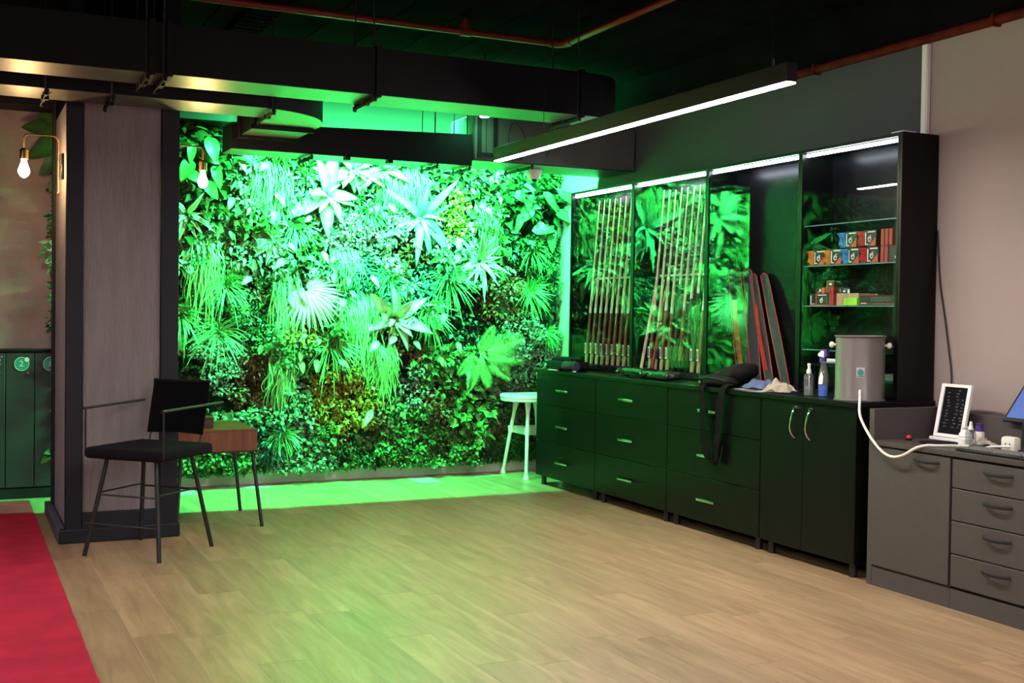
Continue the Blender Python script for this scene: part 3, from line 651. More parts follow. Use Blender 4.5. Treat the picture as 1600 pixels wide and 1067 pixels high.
for i, ((x, z), r) in enumerate(TUF):
    rr = random.Random(60+i); st = []
    for k in range(90):
        ph = rr.uniform(0, 2*PI); tl = rr.uniform(.2, 1.1); L = r*rr.uniform(.75, 1.25); p0 = Vector((x+rr.uniform(-.02, .02), 9.25, z+rr.uniform(-.02, .02)))
        d = Vector((math.cos(tl)*math.cos(ph), -math.sin(tl)*.8-.15, math.cos(tl)*math.sin(ph)+.15)); dr = rr.uniform(.2, .75)
        pts = [p0+d*L*u+Vector((0, 0, -dr*L*u*u)) for u in (0, .3, .6, .85, 1.)]
        g = rr.uniform(.7, 1.3); st.append((pts, rr.uniform(.0024, .0046), (.14*g, .40*g, .12*g)))
    strip_mesh('grass_tuft', st, gw, M['leaf'])
HAN = [((2.27, 2.59), .30, .55), ((1.75, 1.95), .22, .68), ((2.4, 1.74), .2, .95), ((3.05, 1.54), .22, .66), ((3.23, 1.13), .2, .5), ((3.32, 2.61), .2, .45), ((4.18, 2.35), .18, .48), ((2.88, 1.89), .22, .35), ((3.50, 2.62), .2, .38), ((2.36, 1.02), .16, .45), ((2.91, 1.5), .18, .5)]
for i, ((x, z), wd, ln) in enumerate(HAN):
    rr = random.Random(90+i); st = []
    for k in range(150):
        x0_ = x+rr.uniform(-.5, .5)*wd; L = ln*rr.uniform(.35, 1.08)*(1.1-.7*abs(x0_-x)/wd); yy = 9.26; bow = rr.uniform(.03, .15); ph = rr.uniform(0, 6.3); sw = rr.uniform(.008, .034); drift = rr.uniform(-.07, .07)
        pts = []
        for q in range(10):
            u = q/9; pts.append(Vector((x0_+drift*u+sw*math.sin(ph+7*u)*u**.5, yy-bow*math.sin(min(1, u*2.2)*PI/2)+.25*bow*u-.01*math.sin(ph+5*u), z+.05*math.sin(min(1, u*4)*PI)*(1-u)-L*u)))
        g = rr.uniform(.7, 1.35); st.append((pts, rr.uniform(.0026, .0048), (.24*g, .50*g, .18*g)))
    strip_mesh('hanging_grass', st, gw, M['leaf'])
# single broad leaves: upper right corner, upper left, beside the pillar, and a loose one low down
BLV = [(4.38, 2.47), (4.57, 2.37), (4.69, 2.49), (4.81, 2.32), (4.66, 2.23), (4.51, 2.53), (4.82, 2.49), (4.75, 2.12), (4.45, 2.28), (4.58, 2.14), (1.64, 2.70), (1.76, 2.74), (1.86, 2.66), (1.64, 2.56), (1.81, 2.53), (1.6, 2.46), (1.89, 2.76), (1.69, 2.63), (1.95, 2.62), (1.74, 2.40)]
for i, (x, z) in enumerate(BLV):
    rr = random.Random(200+i); ph = rr.uniform(-2.4, -.4) if i % 3 else rr.uniform(-.5, .8)
    A = Vector((math.cos(ph), -.55, math.sin(ph)))
    mt = frame_for(A, (rr.uniform(-.3, .3), -1, rr.uniform(.1, .7)), Vector((x, 9.17-rr.uniform(0, .06), z))-org(gw)) @ Matrix.Scale(rr.uniform(.16, .23), 4)
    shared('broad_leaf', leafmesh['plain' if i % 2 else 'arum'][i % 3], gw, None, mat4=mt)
for (x, y, z, ph, sc) in ((.70, 9.12, 2.70, 3.0, .26), (.72, 9.14, 2.62, 3.5, .28), (.73, 9.10, 2.56, 3.9, .24), (.72, 9.12, 2.72, 2.6, .20), (.71, 9.14, 2.50, 3.7, .20), (.74, 9.15, 2.42, 4.0, .20)):
    A = Vector((math.cos(ph), -.25, math.sin(ph)))
    shared('broad_leaf', leafmesh['plain'][int(sc*100) % 3], gw, None, mat4=frame_for(A, (-.2, -1, .4), Vector((x, y, z))-org(gw)) @ Matrix.Scale(sc, 4))
shared('broad_leaf', leafmesh['broad'][0], gw, None, mat4=frame_for((-.5, -.4, -.7), (0, -1, .4), Vector((3.12, 9.14, .60))-org(gw)) @ Matrix.Scale(.17, 4))
for i in range(46):      # middling leaves catching the light among the small ones
    rr = random.Random(400+i); x, z = rr.uniform(1.9, 4.3), rr.uniform(1.0, 2.65)
    ph = rr.uniform(-2.6, -.5); A = Vector((math.cos(ph), -.5, math.sin(ph)))
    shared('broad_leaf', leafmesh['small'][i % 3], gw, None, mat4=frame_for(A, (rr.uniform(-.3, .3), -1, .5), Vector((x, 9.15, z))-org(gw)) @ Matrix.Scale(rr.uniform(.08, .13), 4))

# ------------------------------------------------------------------ black base cabinets, worktop
def bow_handle(par, x, y, z, half, horizontal=True, r=.006, out=.026, mat='chrome'):
    if horizontal:
        MB().box(x-out-.006, x-out+.004, y-half, y+half, z-.010, z+.010, bev=.0035, seg=2).fin('handle', M[mat], par)
        h = bpy.data.objects
    return None
BY = [8.585, 7.600, 6.620, 5.610, 4.790]
UNIT = ['black three-drawer cabinet at the far end, next to the white stool', 'black three-drawer cabinet second from the far end of the row', 'black three-drawer cabinet under the hanging bag strap', 'black two-door cabinet with tall bow handles, nearest the grey units']
for i in range(4):
    y1, y0 = BY[i], BY[i+1]
    t = thing('base_cabinet', UNIT[i], 'cabinet', (4.64, (y0+y1)/2, 0), 'black base cabinets')
    MB().box(4.381, 4.915, y0+.002, y1-.002, .075, .923).fin('body', M['black'], t, smooth=False)
    for lx in (4.385, 4.86):
        for ly in (y0+.055, y1-.07): MB().cyl((lx+.02, ly, 0), (lx+.02, ly, .076), .021, n=12).fin('leg', M['blackmetal'], t)
    if i < 3:
        yc = [8.098, 7.130, 6.135][i]
        for za, zb, hz in ((.078, .362, .222), (.366, .664, .508), (.668, .921, .797)):
            d = MB().box(4.360, 4.380, y0+.004, y1-.004, za, zb, bev=.0015).fin('drawer', M['black'], t, smooth=False)
            h = MB().box(4.330, 4.339, yc-.097, yc+.097, hz-.009, hz+.009, bev=.003, seg=2).fin('handle', M['chrome'], d)
            for q in (-1, 1): pass
            hp = MB().box(4.338, 4.361, yc-.090, yc+.090, hz-.004, hz+.004, bev=.001)
            hp.fin('handle_rail', M['chrome'], d)
    else:
        ym = 5.225
        for ya, yb, hy in ((ym+.002, y1-.004, 5.300), (y0+.004, ym-.002, 5.165)):
            d = MB().box(4.360, 4.380, ya, yb, .078, .921, bev=.0015).fin('door', M['black'], t, smooth=False)
            pts = [(4.361, hy, .885)] + [(4.361-.034*math.sin(PI*k/14)**.6, hy-.006*math.sin(2*PI*k/14), .885-.17*k/14) for k in range(1, 14)] + [(4.361, hy, .715)]
            MB().tube(pts, .0062, 8).fin('handle', M['chrome'], d)
            MB().cyl((4.361, hy, .885), (4.350, hy, .885), .011, n=12).fin('handle_rose', M['chrome'], d)
wt = MB().box(4.342, 4.918, 4.785, 8.592, .924, .953, bev=.002).fin('worktop', M['black'], smooth=False)
tag(wt, 'long black worktop over the row of black cabinets', 'worktop'); rebase(wt, (4.63, 6.69, .924))

# ------------------------------------------------------------------ glass display cases
CY = [8.585, 7.600, 6.630, 5.655, 4.825]
CL = ['glass fronted display case of tall cues at the far left', 'glass fronted display case of cues, second from the left', 'glass fronted display case with leaning clear sleeves', 'glass fronted display case with shelves of coloured packs, nearest']
XF, XB, CZ0, CZ1 = 4.660, 4.915, .953, 2.425
for i in range(4):
    y1, y0 = CY[i], CY[i+1]
    t = thing('display_case', CL[i], 'display case', (4.79, (y0+y1)/2, CZ0), 'glass display cases on the worktop')
    MB().box(XB-.012, XB, y0, y1, CZ0, CZ1).fin('back_panel', M['blackgloss'], t, smooth=False)
    MB().box(XF, XB, y0, y1, CZ1-.018, CZ1, bev=.001).fin('top_panel', M['black'], t, smooth=False)
    MB().box(XF, XB-.012, y0, y1, CZ0+.0005, CZ0+.018).fin('bottom_panel', M['black'], t, smooth=False)
    if i == 3: MB().box(XF-.002, XB+.01, y0-.018, y0, CZ0+.0005, CZ1+.004, bev=.001).fin('side_panel', M['black'], t, smooth=False)
    else: MB().box(XF, XB-.012, y0, y0+.012, CZ0+.018, CZ1-.018).fin('side_panel', M['black'], t, smooth=False)
    MB().box(XF, XB-.012, y1-.012, y1, CZ0+.018, CZ1-.018).fin('side_panel', M['black'], t, smooth=False)
    ym = (y0+y1)/2+ (.035 if i == 2 else 0)
    for q, (ya, yb, xx) in enumerate(((ym-.02, y1-.013, XF+.004), (y0+.013, ym+.02, XF+.016)) if i != 2 else ((ym-.02, y1-.013, XF+.004), (ym-.005, y1-.02, XF+.016))):
        d = MB().box(xx, xx+.005, ya, yb, CZ0+.020, CZ1-.022).fin('glass_door', M['glass'], t, smooth=False)
    MB().box(XF-.003, XF+.003, y1-.021, y1-.001, CZ0+.001, CZ1-.002).fin('front_stile', M['black'], t, smooth=False)
    MB().box(XF-.003, XF+.003, y0+.001, y0+.016, CZ0+.001, CZ1-.002).fin('front_stile', M['black'], t, smooth=False)
    MB().box(XF+.026, XF+.052, y0+.016, y1-.016, CZ1-.024, CZ1-.018).fin('light_rail', M['chrome'], t, smooth=False)
    MB().tube([(XF+.039, y0+.02, CZ1-.031), (XF+.039, y1-.02, CZ1-.031)], .0105, 10).fin('light_tube', M['caseled'], t)
    if i < 2:
        MB().box(4.872, 4.900, y0+.02, y1-.02, 1.700, 1.722).fin('rack_bar', M['blackmetal'], t, smooth=False)
        MB().box(4.700, 4.800, y0+.02, y1-.02, CZ0+.019, CZ0+.045).fin('rack_base', M['blackmetal'], t, smooth=False)
    if i == 3:
        for k, z in enumerate((1.962, 1.718, 1.476, 1.212)):
            s_ = MB().box(XF+.026, XB-.014, y0+.004, y1-.014, z-.004, z+.004).fin('glass_shelf', M['shelfglass'], t, smooth=False)
            MB().box(XF+.0255, XF+.0262, y0+.005, y1-.015, z-.0030, z+.0030).fin('shelf_edge', M['glassedge'], s_, smooth=False)
            for yy in (y1-.016, y0+.008):
                for xx in (XF+.05, XF+.19): MB().cyl((xx, yy, z-.009), (xx, yy+(-.012 if yy > 5.2 else .012), z-.009), .004, n=8).fin('shelf_pin', M['brass'], s_)
lc = MB().box(4.665, 4.76, 4.812, 4.90, CZ1+.005, CZ1+.010).fin('paper_card', M['paper'], smooth=False)
tag(lc, 'white card lying on top of the nearest display case', 'card')

# cues
def make_cue(name, label, group, y, x0, x1, z0, z1, butt='mahogany', split=.34, sleeve=True, r0=.0145):
    t = thing(name, label, 'cue', (x0, y, z0), group)
    a = Vector((x0, y, z0)); b = Vector((x1, y, z1)); P = lambda u: a+(b-a)*u; rr = lambda u: r0*(1-u)+.0060*u
    MB().tube([P(split), P(.7), P(.985)], [rr(split), rr(.7), rr(.985)], 10).fin('shaft', M['maple'], t)
    MB().tube([P(.06), P(split-.03)], [rr(.06), rr(split)], 10).fin('butt', M[butt], t)
    MB().tube([P(split-.03), P(split)], [rr(split)*1.04]*2, 10).fin('joint_collar', M['offwhite'], t)
    MB().tube([P(.004), P(.06)], [rr(0), rr(.05)], 10).fin('butt_cap', M['card' if sleeve else 'blackgloss'], t)
    MB().tube([P(.985), P(.997)], [rr(.985)*1.02, rr(1)], 8).fin('ferrule', M['white'], t)
    MB().tube([P(0), P(.005)], [rr(0)*.9]*2, 8).fin('bumper', M['blackmetal'], t)
    if sleeve:
        for u0 in (.066,):
            d = (b-a).normalized(); c = P(u0)
            MB().box(c.x-r0-.003, c.x-r0+.001, y-.011, y+.011, c.z, c.z+.085).fin('paper_label', M['print_white'], t, smooth=False)
            MB().box(c.x-r0-.004, c.x-r0-.0029, y-.006, y+.006, c.z+.012, c.z+.072).fin('label_print', M['packblack'], t, smooth=False)
    return t
ordn = ['first', 'second', 'third', 'fourth', 'fifth', 'sixth', 'seventh', 'eighth', 'ninth', 'tenth', 'eleventh']
for k in range(10):
    y = 8.455-.086*k
    make_cue('cue', f'maple and red-brown cue, {ordn[k]} from the left in the far left display case', 'cues in the far left case', y, 4.752, 4.862, CZ0+.0455, 2.365, 'mahogany')
bt = ['mahogany', 'ebony', 'mahogany', 'mahogany', 'darkwood', 'mahogany', 'darkwood', 'darkwood', 'mahogany', 'mahogany', 'mahogany']
for k in range(10):
    y = 7.475-.080*k
    sp_ = [.36, .25, .36, .34, .5, .36, .42, .45, .36, .34][k]
    make_cue('cue', f'cue with {"dark" if bt[k] in ("ebony","darkwood") else "red-brown"} butt, {ordn[k]} from the left in the second display case', 'cues in the second case', y, 4.752, 4.862, CZ0+.0455, 2.365-.006*(k % 3), bt[k], sp_, k not in (4, 5, 6))
for k, y in enumerate((7.545, 7.395)):
    t = thing('short_cue', ['short bare cue stick leaning left of the cues in the second case', 'short bare cue stick leaning between the first cues of the second case'][k], 'cue', (4.73, y, CZ0+.0455))
    MB().tube([(4.722, y, CZ0+.0455), (4.79, y-.02, 1.42), (4.835, y-.03, 1.70)], [.013, .011, .008], 10).fin('shaft', M['maple' if k == 0 else 'mahogany'], t)
    MB().tube([(4.722, y, CZ0+.0455), (4.7222, y, CZ0+.052)], [.0135]*2, 8).fin('bumper', M['blackmetal'], t)
# rack clips
for i, ys in ((0, [8.455-.086*k for k in range(10)]), (1, [7.475-.080*k for k in range(10)])):
    case = [o for o in bpy.data.objects if o.name.startswith('display_case')][i]
    for y in ys: MB().box(4.840, 4.873, y-.016, y-.011, 1.703, 1.719).box(4.840, 4.873, y+.011, y+.016, 1.703, 1.719).fin('rack_clip', M['offwhite'], case, smooth=False)
    for y in ys: MB().cyl((4.700, y, CZ0+.032), (4.697, y, CZ0+.032), .008, n=8).fin('rack_stud', M['chrome'], case)

# clear and slate sleeves leaning in the third case
def sleeve(label, y0, y1, zt, wd, full, band, x=4.77, lean=.07):
    t = thing('cue_sleeve', label, 'sleeve', (x, y0, CZ0+.0185), 'sleeves leaning in the third case')
    def F(u, v, d=0): # u up, v across
        z = CZ0+.020+(zt-CZ0-.02)*u; yy = y0+(y1-y0)*u+wd*(v-.5); return Vector((x+lean*u+d+.004*math.sin(5*u+2*v), yy, z-(.02*(2*v-1)**2 if u > .95 else 0)))
    MB().grid(lambda u, v: F(u, v), 10, 6, .006).fin('body', M['sleevegrey' if full else 'clear'], t)
    loop = [F(0, 0)]+[F(k/8, 0) for k in range(1, 9)]+[F(1, k/6) for k in range(1, 7)]+[F(1-k/8, 1) for k in range(1, 9)]+[F(0, .5), F(0, 0)]
    MB().tube(loop, .0026, 6).fin('piping', M['piping'], t)
    if band: MB().grid(lambda u, v: F(.12+u*.6, .38+v*.36, -.008-.01*math.sin(u*PI)), 10, 2, .003).fin('strap', M['redband'], t)
    return t
sleeve('clear sleeve with wide red strap and red piping, leftmost in the third case', 6.31, 6.53, 1.735, .145, False, True, 4.755)
sleeve('clear sleeve with red piping, second from left in the third case', 6.20, 6.41, 1.735, .10, False, False, 4.775)
sleeve('slate sleeve with a red strap, second from right in the third case', 6.075, 6.36, 1.70, .085, True, True, 4.785)
sleeve('slate grey sleeve edged in red, leaning furthest right', 5.935, 6.26, 1.70, .085, True, False, 4.80)

# packs on the shelves
SZ = [1.966, 1.722, 1.480, 1.216]
def logo(par, x, yc, zc, s, mat='print_white'):
    """small curled white emblem like the one on the packs, built as thin geometry"""
    c = [(x, yc+s*.42*math.cos(a)*.8, zc-.12*s+s*.42*math.sin(a)) for a in [PI*.55+k*PI*1.75/10 for k in range(11)]]
    c += [(x, yc-s*.02, zc-.1*s)]
    MB().tube(c, s*.085, 5).fin('emblem', M[mat], par)
    MB().tube([(x, yc-s*.12, zc+.02*s), (x, yc-s*.16, zc+.42*s), (x, yc-s*.34, zc+.46*s)], s*.085, 5).fin('emblem', M[mat], par)
def pack(y, z, cloth, label, wd=.145, x=4.715):
    t = thing('glove_pack', label, 'pack', (x, y, z), 'glove packs on the second shelf')
    h = .094; ya, yb = y-wd/2, y+wd/2; yc = ya+wd*.34
    MB().box(x, x+.05, ya, yc+wd*.30, z+.001, z+h, bev=.0015).fin('card_box', M['packblack'], t)
    # coloured glove bulging out at the left of the card
    def g(u, v):
        yy = yc+wd*.28+(yb-yc-wd*.28)*u; tw = .010*math.sin(v*7)*u
        return (x-.004-.010*math.sin(u*PI)*(.6+.4*math.sin(v*9)), yy+tw+.012*u*(v-.5)*2, z+.002+(h-.006)*v)
    MB().grid(g, 6, 8, .02).fin('glove', M[cloth], t)
    xs = x-.0012
    p = wd*.64
    MB().box(xs, x, yc+wd*.22, yc+wd*.27, z+.012, z+h-.012).fin('bracket_print', M['print_white'], t, smooth=False)
    MB().box(xs, x, yc+wd*.10, yc+wd*.27, z+.010, z+.016).fin('bracket_print', M['print_white'], t, smooth=False)
    MB().box(xs, x, ya+.008, yc+wd*.12, z+h-.014, z+h-.007).fin('bracket_print', M['print_white'], t, smooth=False)
    MB().poly3([(xs, ya+.003, z+.004), (xs, ya+wd*.40, z+.004), (xs, ya+.003, z+h*.55)], (.0012, 0, 0)).fin('corner_print', M['print_red'], t, smooth=False)
    logo(t, xs, yc+wd*.02, z+h*.5, .034)
    MB().box(xs-.012, xs-.0115, yb-.030, yb-.008, z+.008, z+.020).fin('cloth_tag', M['packblack'], t, smooth=False)
    return t
pack(5.560, SZ[1], 'orange', 'black glove pack with orange glove, leftmost on the shelf')
pack(5.412, SZ[1], 'orange', 'black glove pack with orange glove, second from left on the shelf')
pack(5.262, SZ[1], 'blue', 'black glove pack with blue glove on the lower row')
pack(5.108, SZ[1], 'red', 'black glove pack with red glove on the lower row')
pack(5.285, SZ[1]+.0955, 'blue', 'black glove pack with blue glove on the upper row')
pack(5.128, SZ[1]+.0955, 'red', 'black glove pack with red glove on the upper row')
for k in range(3):
    for r_, nm in ((0, 'lower'), (1, 'upper')):
        if r_ == 0 and k == 2: continue
        y = 5.005-.032*k; z = SZ[1]+.0955*r_
        t = thing('slim_box', f'slim red box standing at the right end of the {nm} row, {ordn[k]} from left', 'box', (4.72, y, z), 'slim red boxes on the second shelf')
        MB().box(4.715, 4.80, y-.014, y+.014, z+.001, z+.094, bev=.001).fin('carton', M['packred'], t)
        MB().box(4.7142, 4.715, y-.013, y-.009, z+.006, z+.088).fin('edge_print', M['packblack'], t, smooth=False)
t = thing('carton', 'black carton with a small white label at the right end of the lower row', 'box', (4.72, 4.91, SZ[1]))
MB().box(4.715, 4.80, 4.862, 4.953, SZ[1]+.001, SZ[1]+.094, bev=.001).fin('box', M['packblack'], t)
MB().box(4.7142, 4.715, 4.865, 4.905, SZ[1]+.022, SZ[1]+.034).fin('label_print', M['print_white'], t, smooth=False)
# third shelf
def cbox(name, label, x0, x1, y0, y1, z0, z1, mat, group=None, prints=()):
    t = thing(name, label, 'box', ((x0+x1)/2, (y0+y1)/2, z0), group)
    MB().box(x0, x1, y0, y1, z0+.0005, z1, bev=.001).fin('carton', M[mat], t)
    for (ya, yb, za, zb, m_) in prints: MB().box(x0-.001, x0, y0+(y1-y0)*ya, y0+(y1-y0)*yb, z0+(z1-z0)*za, z0+(z1-z0)*zb).fin('print', M[m_], t, smooth=False)
    return t
z = SZ[2]
b1 = cbox('flat_carton', 'black carton with white bracket lines and red edges, left on the third shelf', 4.71, 4.80, 5.440, 5.608, z, z+.072, 'packblack', None, ((0, 1, 0, .08, 'print_red'), (.62, .66, 0, 1, 'print_red'), (.90, .94, .15, .85, 'print_white'), (.72, .94, .12, .18, 'print_white'), (.10, .55, .84, .91, 'print_white')))
logo(b1, 4.7088, 5.50, z+.034, .03)
cbox('red_carton', 'red carton standing beside the black bracketed carton', 4.71, 4.80, 5.398, 5.436, z, z+.074, 'packred', None, ((.3, .36, 0, 1, 'packblack'), (.65, .7, 0, 1, 'packblack')))
cbox('card_box', 'plain brown cardboard box on the third shelf', 4.73, 4.82, 5.205, 5.392, z, z+.072, 'card')
cbox('lime_box', 'lime green carton with red ends before the brown box', 4.700, 4.728, 5.185, 5.300, z, z+.045, 'lime', None, ((.97, 1, 0, 1.1, 'print_red'), (.9, 1, .95, 1.0, 'print_red')))
t = cbox('long_carton', 'long black carton with a red stripe on the third shelf', 4.715, 4.80, 4.862, 5.180, z, z+.058, 'packblack', None, ((0, 1, .12, .18, 'print_red'), (.82, .96, .18, .26, 'print_white')))
for r_ in range(3):
    for k in range(9):
        y = 4.93+.018*k+.004*r_
        MB().box(4.7142, 4.715, y, y+.010+.004*((k*3+r_) % 2), z+.026+.009*r_, z+.030+.009*r_).fin('lettering', M['steel'], t, smooth=False)
cbox('red_packet', 'flat red packet lying on the long black carton', 4.73, 4.79, 5.055, 5.18, z+.058, z+.068, 'packred')
cbox('chalk_box', 'small red and black carton left on top of the black bracketed carton', 4.712, 4.78, 5.475, 5.560, z+.0725, z+.108, 'packblack', None, ((0, .3, 0, 1, 'print_red'), (.40, .56, .3, .75, 'print_white'), (.55, .75, .1, .4, 'print_red')))
cbox('chalk_box', 'small black carton with white print and red side on the red carton', 4.712, 4.79, 5.400, 5.470, z+.0745, z+.112, 'packred', None, ((.7, .76, 0, 1, 'packblack'), (.3, .36, 0, 1, 'packblack')))
cbox('chalk_box', 'small grey and black carton on the brown cardboard box', 4.735, 4.79, 5.285, 5.385, z+.0725, z+.106, 'packblack', None, ((0, .18, 0, .7, 'paper'), (.2, .5, .5, .9, 'steel'), (.35, .55, .2, .5, 'print_white'), (.75, .85, .1, .8, 'teal')))
cbox('chalk_box', 'small brown carton topmost in the stack on the third shelf', 4.72, 4.77, 5.402, 5.468, z+.1125, z+.148, 'darkwood', None, ((0, 1, .92, 1, 'card'), (.95, 1, 0, 1, 'card'), (.35, .65, .3, .6, 'print_white')))
# fourth shelf, mostly behind the urn
z = SZ[3]
def ball(label, y, x, zz, r, mat):
    t = thing('trophy_ball', label, 'ball', (x, y, zz))
    MB().lathe((x, y, zz+r), [(0, -r)]+[(r*math.cos(a), r*math.sin(a)) for a in [-PI/2+PI*k/8 for k in range(1, 8)]]+[(0, r)], 14).fin('sphere', M[mat], t)
    MB().lathe((x, y, zz), [(r*.7, 0), (r*.7, .004), (r*.5, .006)], 12).fin('ring', M['blackmetal'], t)
ball('gold ball on the fourth shelf', 5.17, 4.73, z, .014, 'gold')
ball('small pale gold ball on the black box, fourth shelf', 5.16, 4.75, z+.052, .013, 'gold')
cbox('black_box', 'black box at the back of the fourth shelf under the gold ball', 4.74, 4.82, 5.10, 5.30, z, z+.051, 'packblack')
cbox('dark_carton', 'dark carton with pale print at left of the fourth shelf', 4.74, 4.82, 5.32, 5.40, z, z+.075, 'packblack', None, ((.2, .35, .3, .5, 'print_white'), (.0, .2, .2, .4, 'red'), (.3, .9, .7, .78, 'steel')))
cbox('flat_box', 'flat dark box with brass end at right of the fourth shelf', 4.71, 4.80, 4.87, 5.02, z, z+.022, 'darkwood', None, ((.7, .95, .2, .8, 'gold'),))
cbox('flat_box', 'long flat black box laid over the dark box, right of the urn top', 4.71, 4.80, 4.86, 5.00, z+.0225, z+.036, 'packblack', None, ((.1, .95, .8, 1, 'paper'),))
# lower bay
t = thing('paper_roll', 'white rolled paper on the small stand behind the spray bottles', 'roll', (4.74, 5.44, 1.13))
MB().cyl((4.74, 5.33, 1.148), (4.74, 5.52, 1.148), .014, n=14).fin('roll', M['paper'], t)
t = thing('small_stand', 'dark two-level stand inside the case behind the spray bottles', 'stand', (4.76, 5.42, CZ0+.0185))
MB().box(4.70, 4.85, 5.30, 5.56, 1.115, 1.133, bev=.002).fin('top', M['blackgloss'], t)
for yy in (5.31, 5.55): MB().box(4.71, 4.84, yy-.008, yy+.008, CZ0+.019, 1.115).fin('leg', M['black'], t, smooth=False)
for k, (m_, h) in enumerate((('packblack', .075), ('teal', .012), ('paper', .022), ('print_white', .010))):
    zz = CZ0+.0185+[0, .0755, .088, .1105][k]
    cbox('booklet', ['thick black box at the bottom of the stack right of the urn', 'thin teal booklet in the stack right of the urn', 'white booklet in the stack right of the urn', 'topmost white sheet pack in the stack right of the urn'][k], 4.69, 4.84, 4.855+.004*k, 5.02-.006*k, zz, zz+h, m_)

# ------------------------------------------------------------------ grey units on the right
gy0, gy1 = 3.50, 4.665
t = thing('grey_cupboard', 'grey single-door cupboard with black handle beside the black cabinets', 'cabinet', (4.65, 4.40, 0), 'grey units')
MB().box(4.381, 4.92, 4.135, 4.690, .0, .742).fin('body', M['greycab'], t, smooth=False)
MB().box(4.366, 4.925, 4.666, 4.702, .0, .930, bev=.001).fin('end_panel', M['greycab'], t, smooth=False)
MB().box(4.368, 4.382, 4.135, 4.666, .0, .098).fin('plinth', M['greycab'], t, smooth=False)
MB().box(4.376, 4.384, 4.127, 4.137, .09, .742).fin('side_gap', M['black'], t, smooth=False)
def arch_handle(par, y, z, half=.083):
    pts = [(4.361, y-half, z)] + [(4.361-.030*math.sin(PI*k/10)**.55, y-half+2*half*k/10, z-.004*math.sin(PI*k/10)) for k in range(1, 10)] + [(4.361, y+half, z)]
    MB().tube(pts, .0062, 8, flat=1.3).fin('handle', M['blackmetal'], par)
d = MB().box(4.360, 4.380, 4.141, 4.662, .110, .735, bev=.0015).fin('door', M['greycab'], t, smooth=False); arch_handle(d, 4.290, .700)
t = thing('grey_drawer_unit', 'grey four-drawer unit with black handles at the right edge', 'cabinet', (4.65, 3.82, 0), 'grey units')
MB().box(4.381, 4.92, gy0, 4.133, .0, .742).fin('body', M['black'], t, smooth=False)
MB().box(4.368, 4.382, gy0, 4.133, .0, .098).fin('plinth', M['greycab'], t, smooth=False)
zs = [.110, .270, .432, .590, .735]
for k in range(4):
    d = MB().box(4.360, 4.380, gy0+.004, 4.125, zs[k]+.003, zs[k+1]-.003, bev=.0015).fin('drawer', M['greycab'], t, smooth=False)
    arch_handle(d, 3.850, zs[k+1]-.045)
t = thing('grey_worktop', 'dark grey worktop with upstand over the grey units', 'worktop', (4.65, 4.08, .742))
MB().box(4.350, 4.922, gy0-.005, 4.664, .743, .768, bev=.0015).fin('top', M['greytop'], t, smooth=False)
MB().box(4.800, 4.922, gy0-.005, 4.664, .768, .915, bev=.0015).fin('upstand', M['greycab'], t, smooth=False)
GZ = .7685
# letter board on a white tray
t = thing('letter_board', 'black letter board in a white frame leaning on its white base', 'sign', (4.68, 4.47, GZ))
ln = Matrix.Rotation(math.radians(12), 3, 'Y')
def LB(x0, x1, y0, y1, z0, z1): return dict(x0=x0, x1=x1, y0=y0, y1=y1, z0=z0, z1=z1)
pv = (4.69, 4.47, GZ+.02)
yl, yr, zb, zt_ = 4.575, 4.375, GZ+.022, 1.072
MB().box(4.690, 4.706, yl-.022, yl, zb, zt_, rot=ln, piv=pv).fin('frame_stile', M['white'], t, smooth=False)
MB().box(4.690, 4.706, yr, yr+.022, zb, zt_, rot=ln, piv=pv).fin('frame_stile', M['white'], t, smooth=False)
MB().box(4.690, 4.706, yr+.022, yl-.022, zt_-.016, zt_, rot=ln, piv=pv).fin('frame_rail', M['white'], t, smooth=False)
MB().box(4.690, 4.706, yr+.022, yl-.022, zb, zb+.016, rot=ln, piv=pv).fin('frame_rail', M['white'], t, smooth=False)
bd = MB().box(4.697, 4.704, yr+.020, yl-.020, zb+.014, zt_-.014, rot=ln, piv=pv).fin('board', M['boardblack'], t, smooth=False)
lm = MB(); rr = random.Random(5)
for col, n_ in ((4.52, 11), (4.462, 13), (4.425, 9)):
    for r_ in range(n_):
        y = col+rr.uniform(-.006, .006); z = zb+.05+.018*r_+rr.uniform(-.003, .003)
        lm.box(4.6955, 4.6972, y-rr.uniform(.008, .018), y+.004, z, z+.007, rot=ln, piv=pv)
o = lm.fin('lettering', M['dimletter'], bd, smooth=False); o['kind'] = 'stuff'
MB().box(4.672, 4.76, 4.27, 4.588, GZ, GZ+.018, bev=.004).fin('tray', M['white'], t)
t = thing('push_button', 'small red round button on the grey worktop', 'button', (4.52, 4.575, GZ))
MB().lathe((4.52, 4.575, GZ), [(.016, 0), (.016, .008), (.012, .010)], 14).fin('base', M['blackgloss'], t)
MB().lathe((4.52, 4.575, GZ+.010), [(.013, 0), (.014, .008), (.008, .016), (0, .018)], 14).fin('cap', M['red'], t)
o = MB().lathe((4.560, 4.400, GZ), [(0, 0), (.098, 0), (.102, .003), (.100, .006), (0, .007)], 32).fin('round_mat', M['boardblack'])
tag(o, 'flat round black mat on the grey worktop before the letter board', 'mat'); rebase(o, (4.560, 4.400, GZ))
# keyboard with individual keys
t = thing('keyboard', 'dark computer keyboard with pale keys on the grey worktop, right edge', 'keyboard', (4.46, 3.93, GZ))
MB().box(4.385, 4.53, 3.70, 4.135, GZ, GZ+.014, bev=.004).fin('base', M['blackmetal'], t)
km = None
for r_ in range(6):
    for k in range(17):
        yy = 4.115-.0235*k
        if km is None:
            o = MB().box(-.0085, .0085, -.0095, .0095, 0, .005, bev=.0012).fin('key', M['keygrey'], t, smooth=False, local=True); km = o.data; o.location = Vector((4.400+.0225*r_, yy, GZ+.0142))-org(t); 
        else: shared('key', km, t, (4.400+.0225*r_, yy, GZ+.0142))
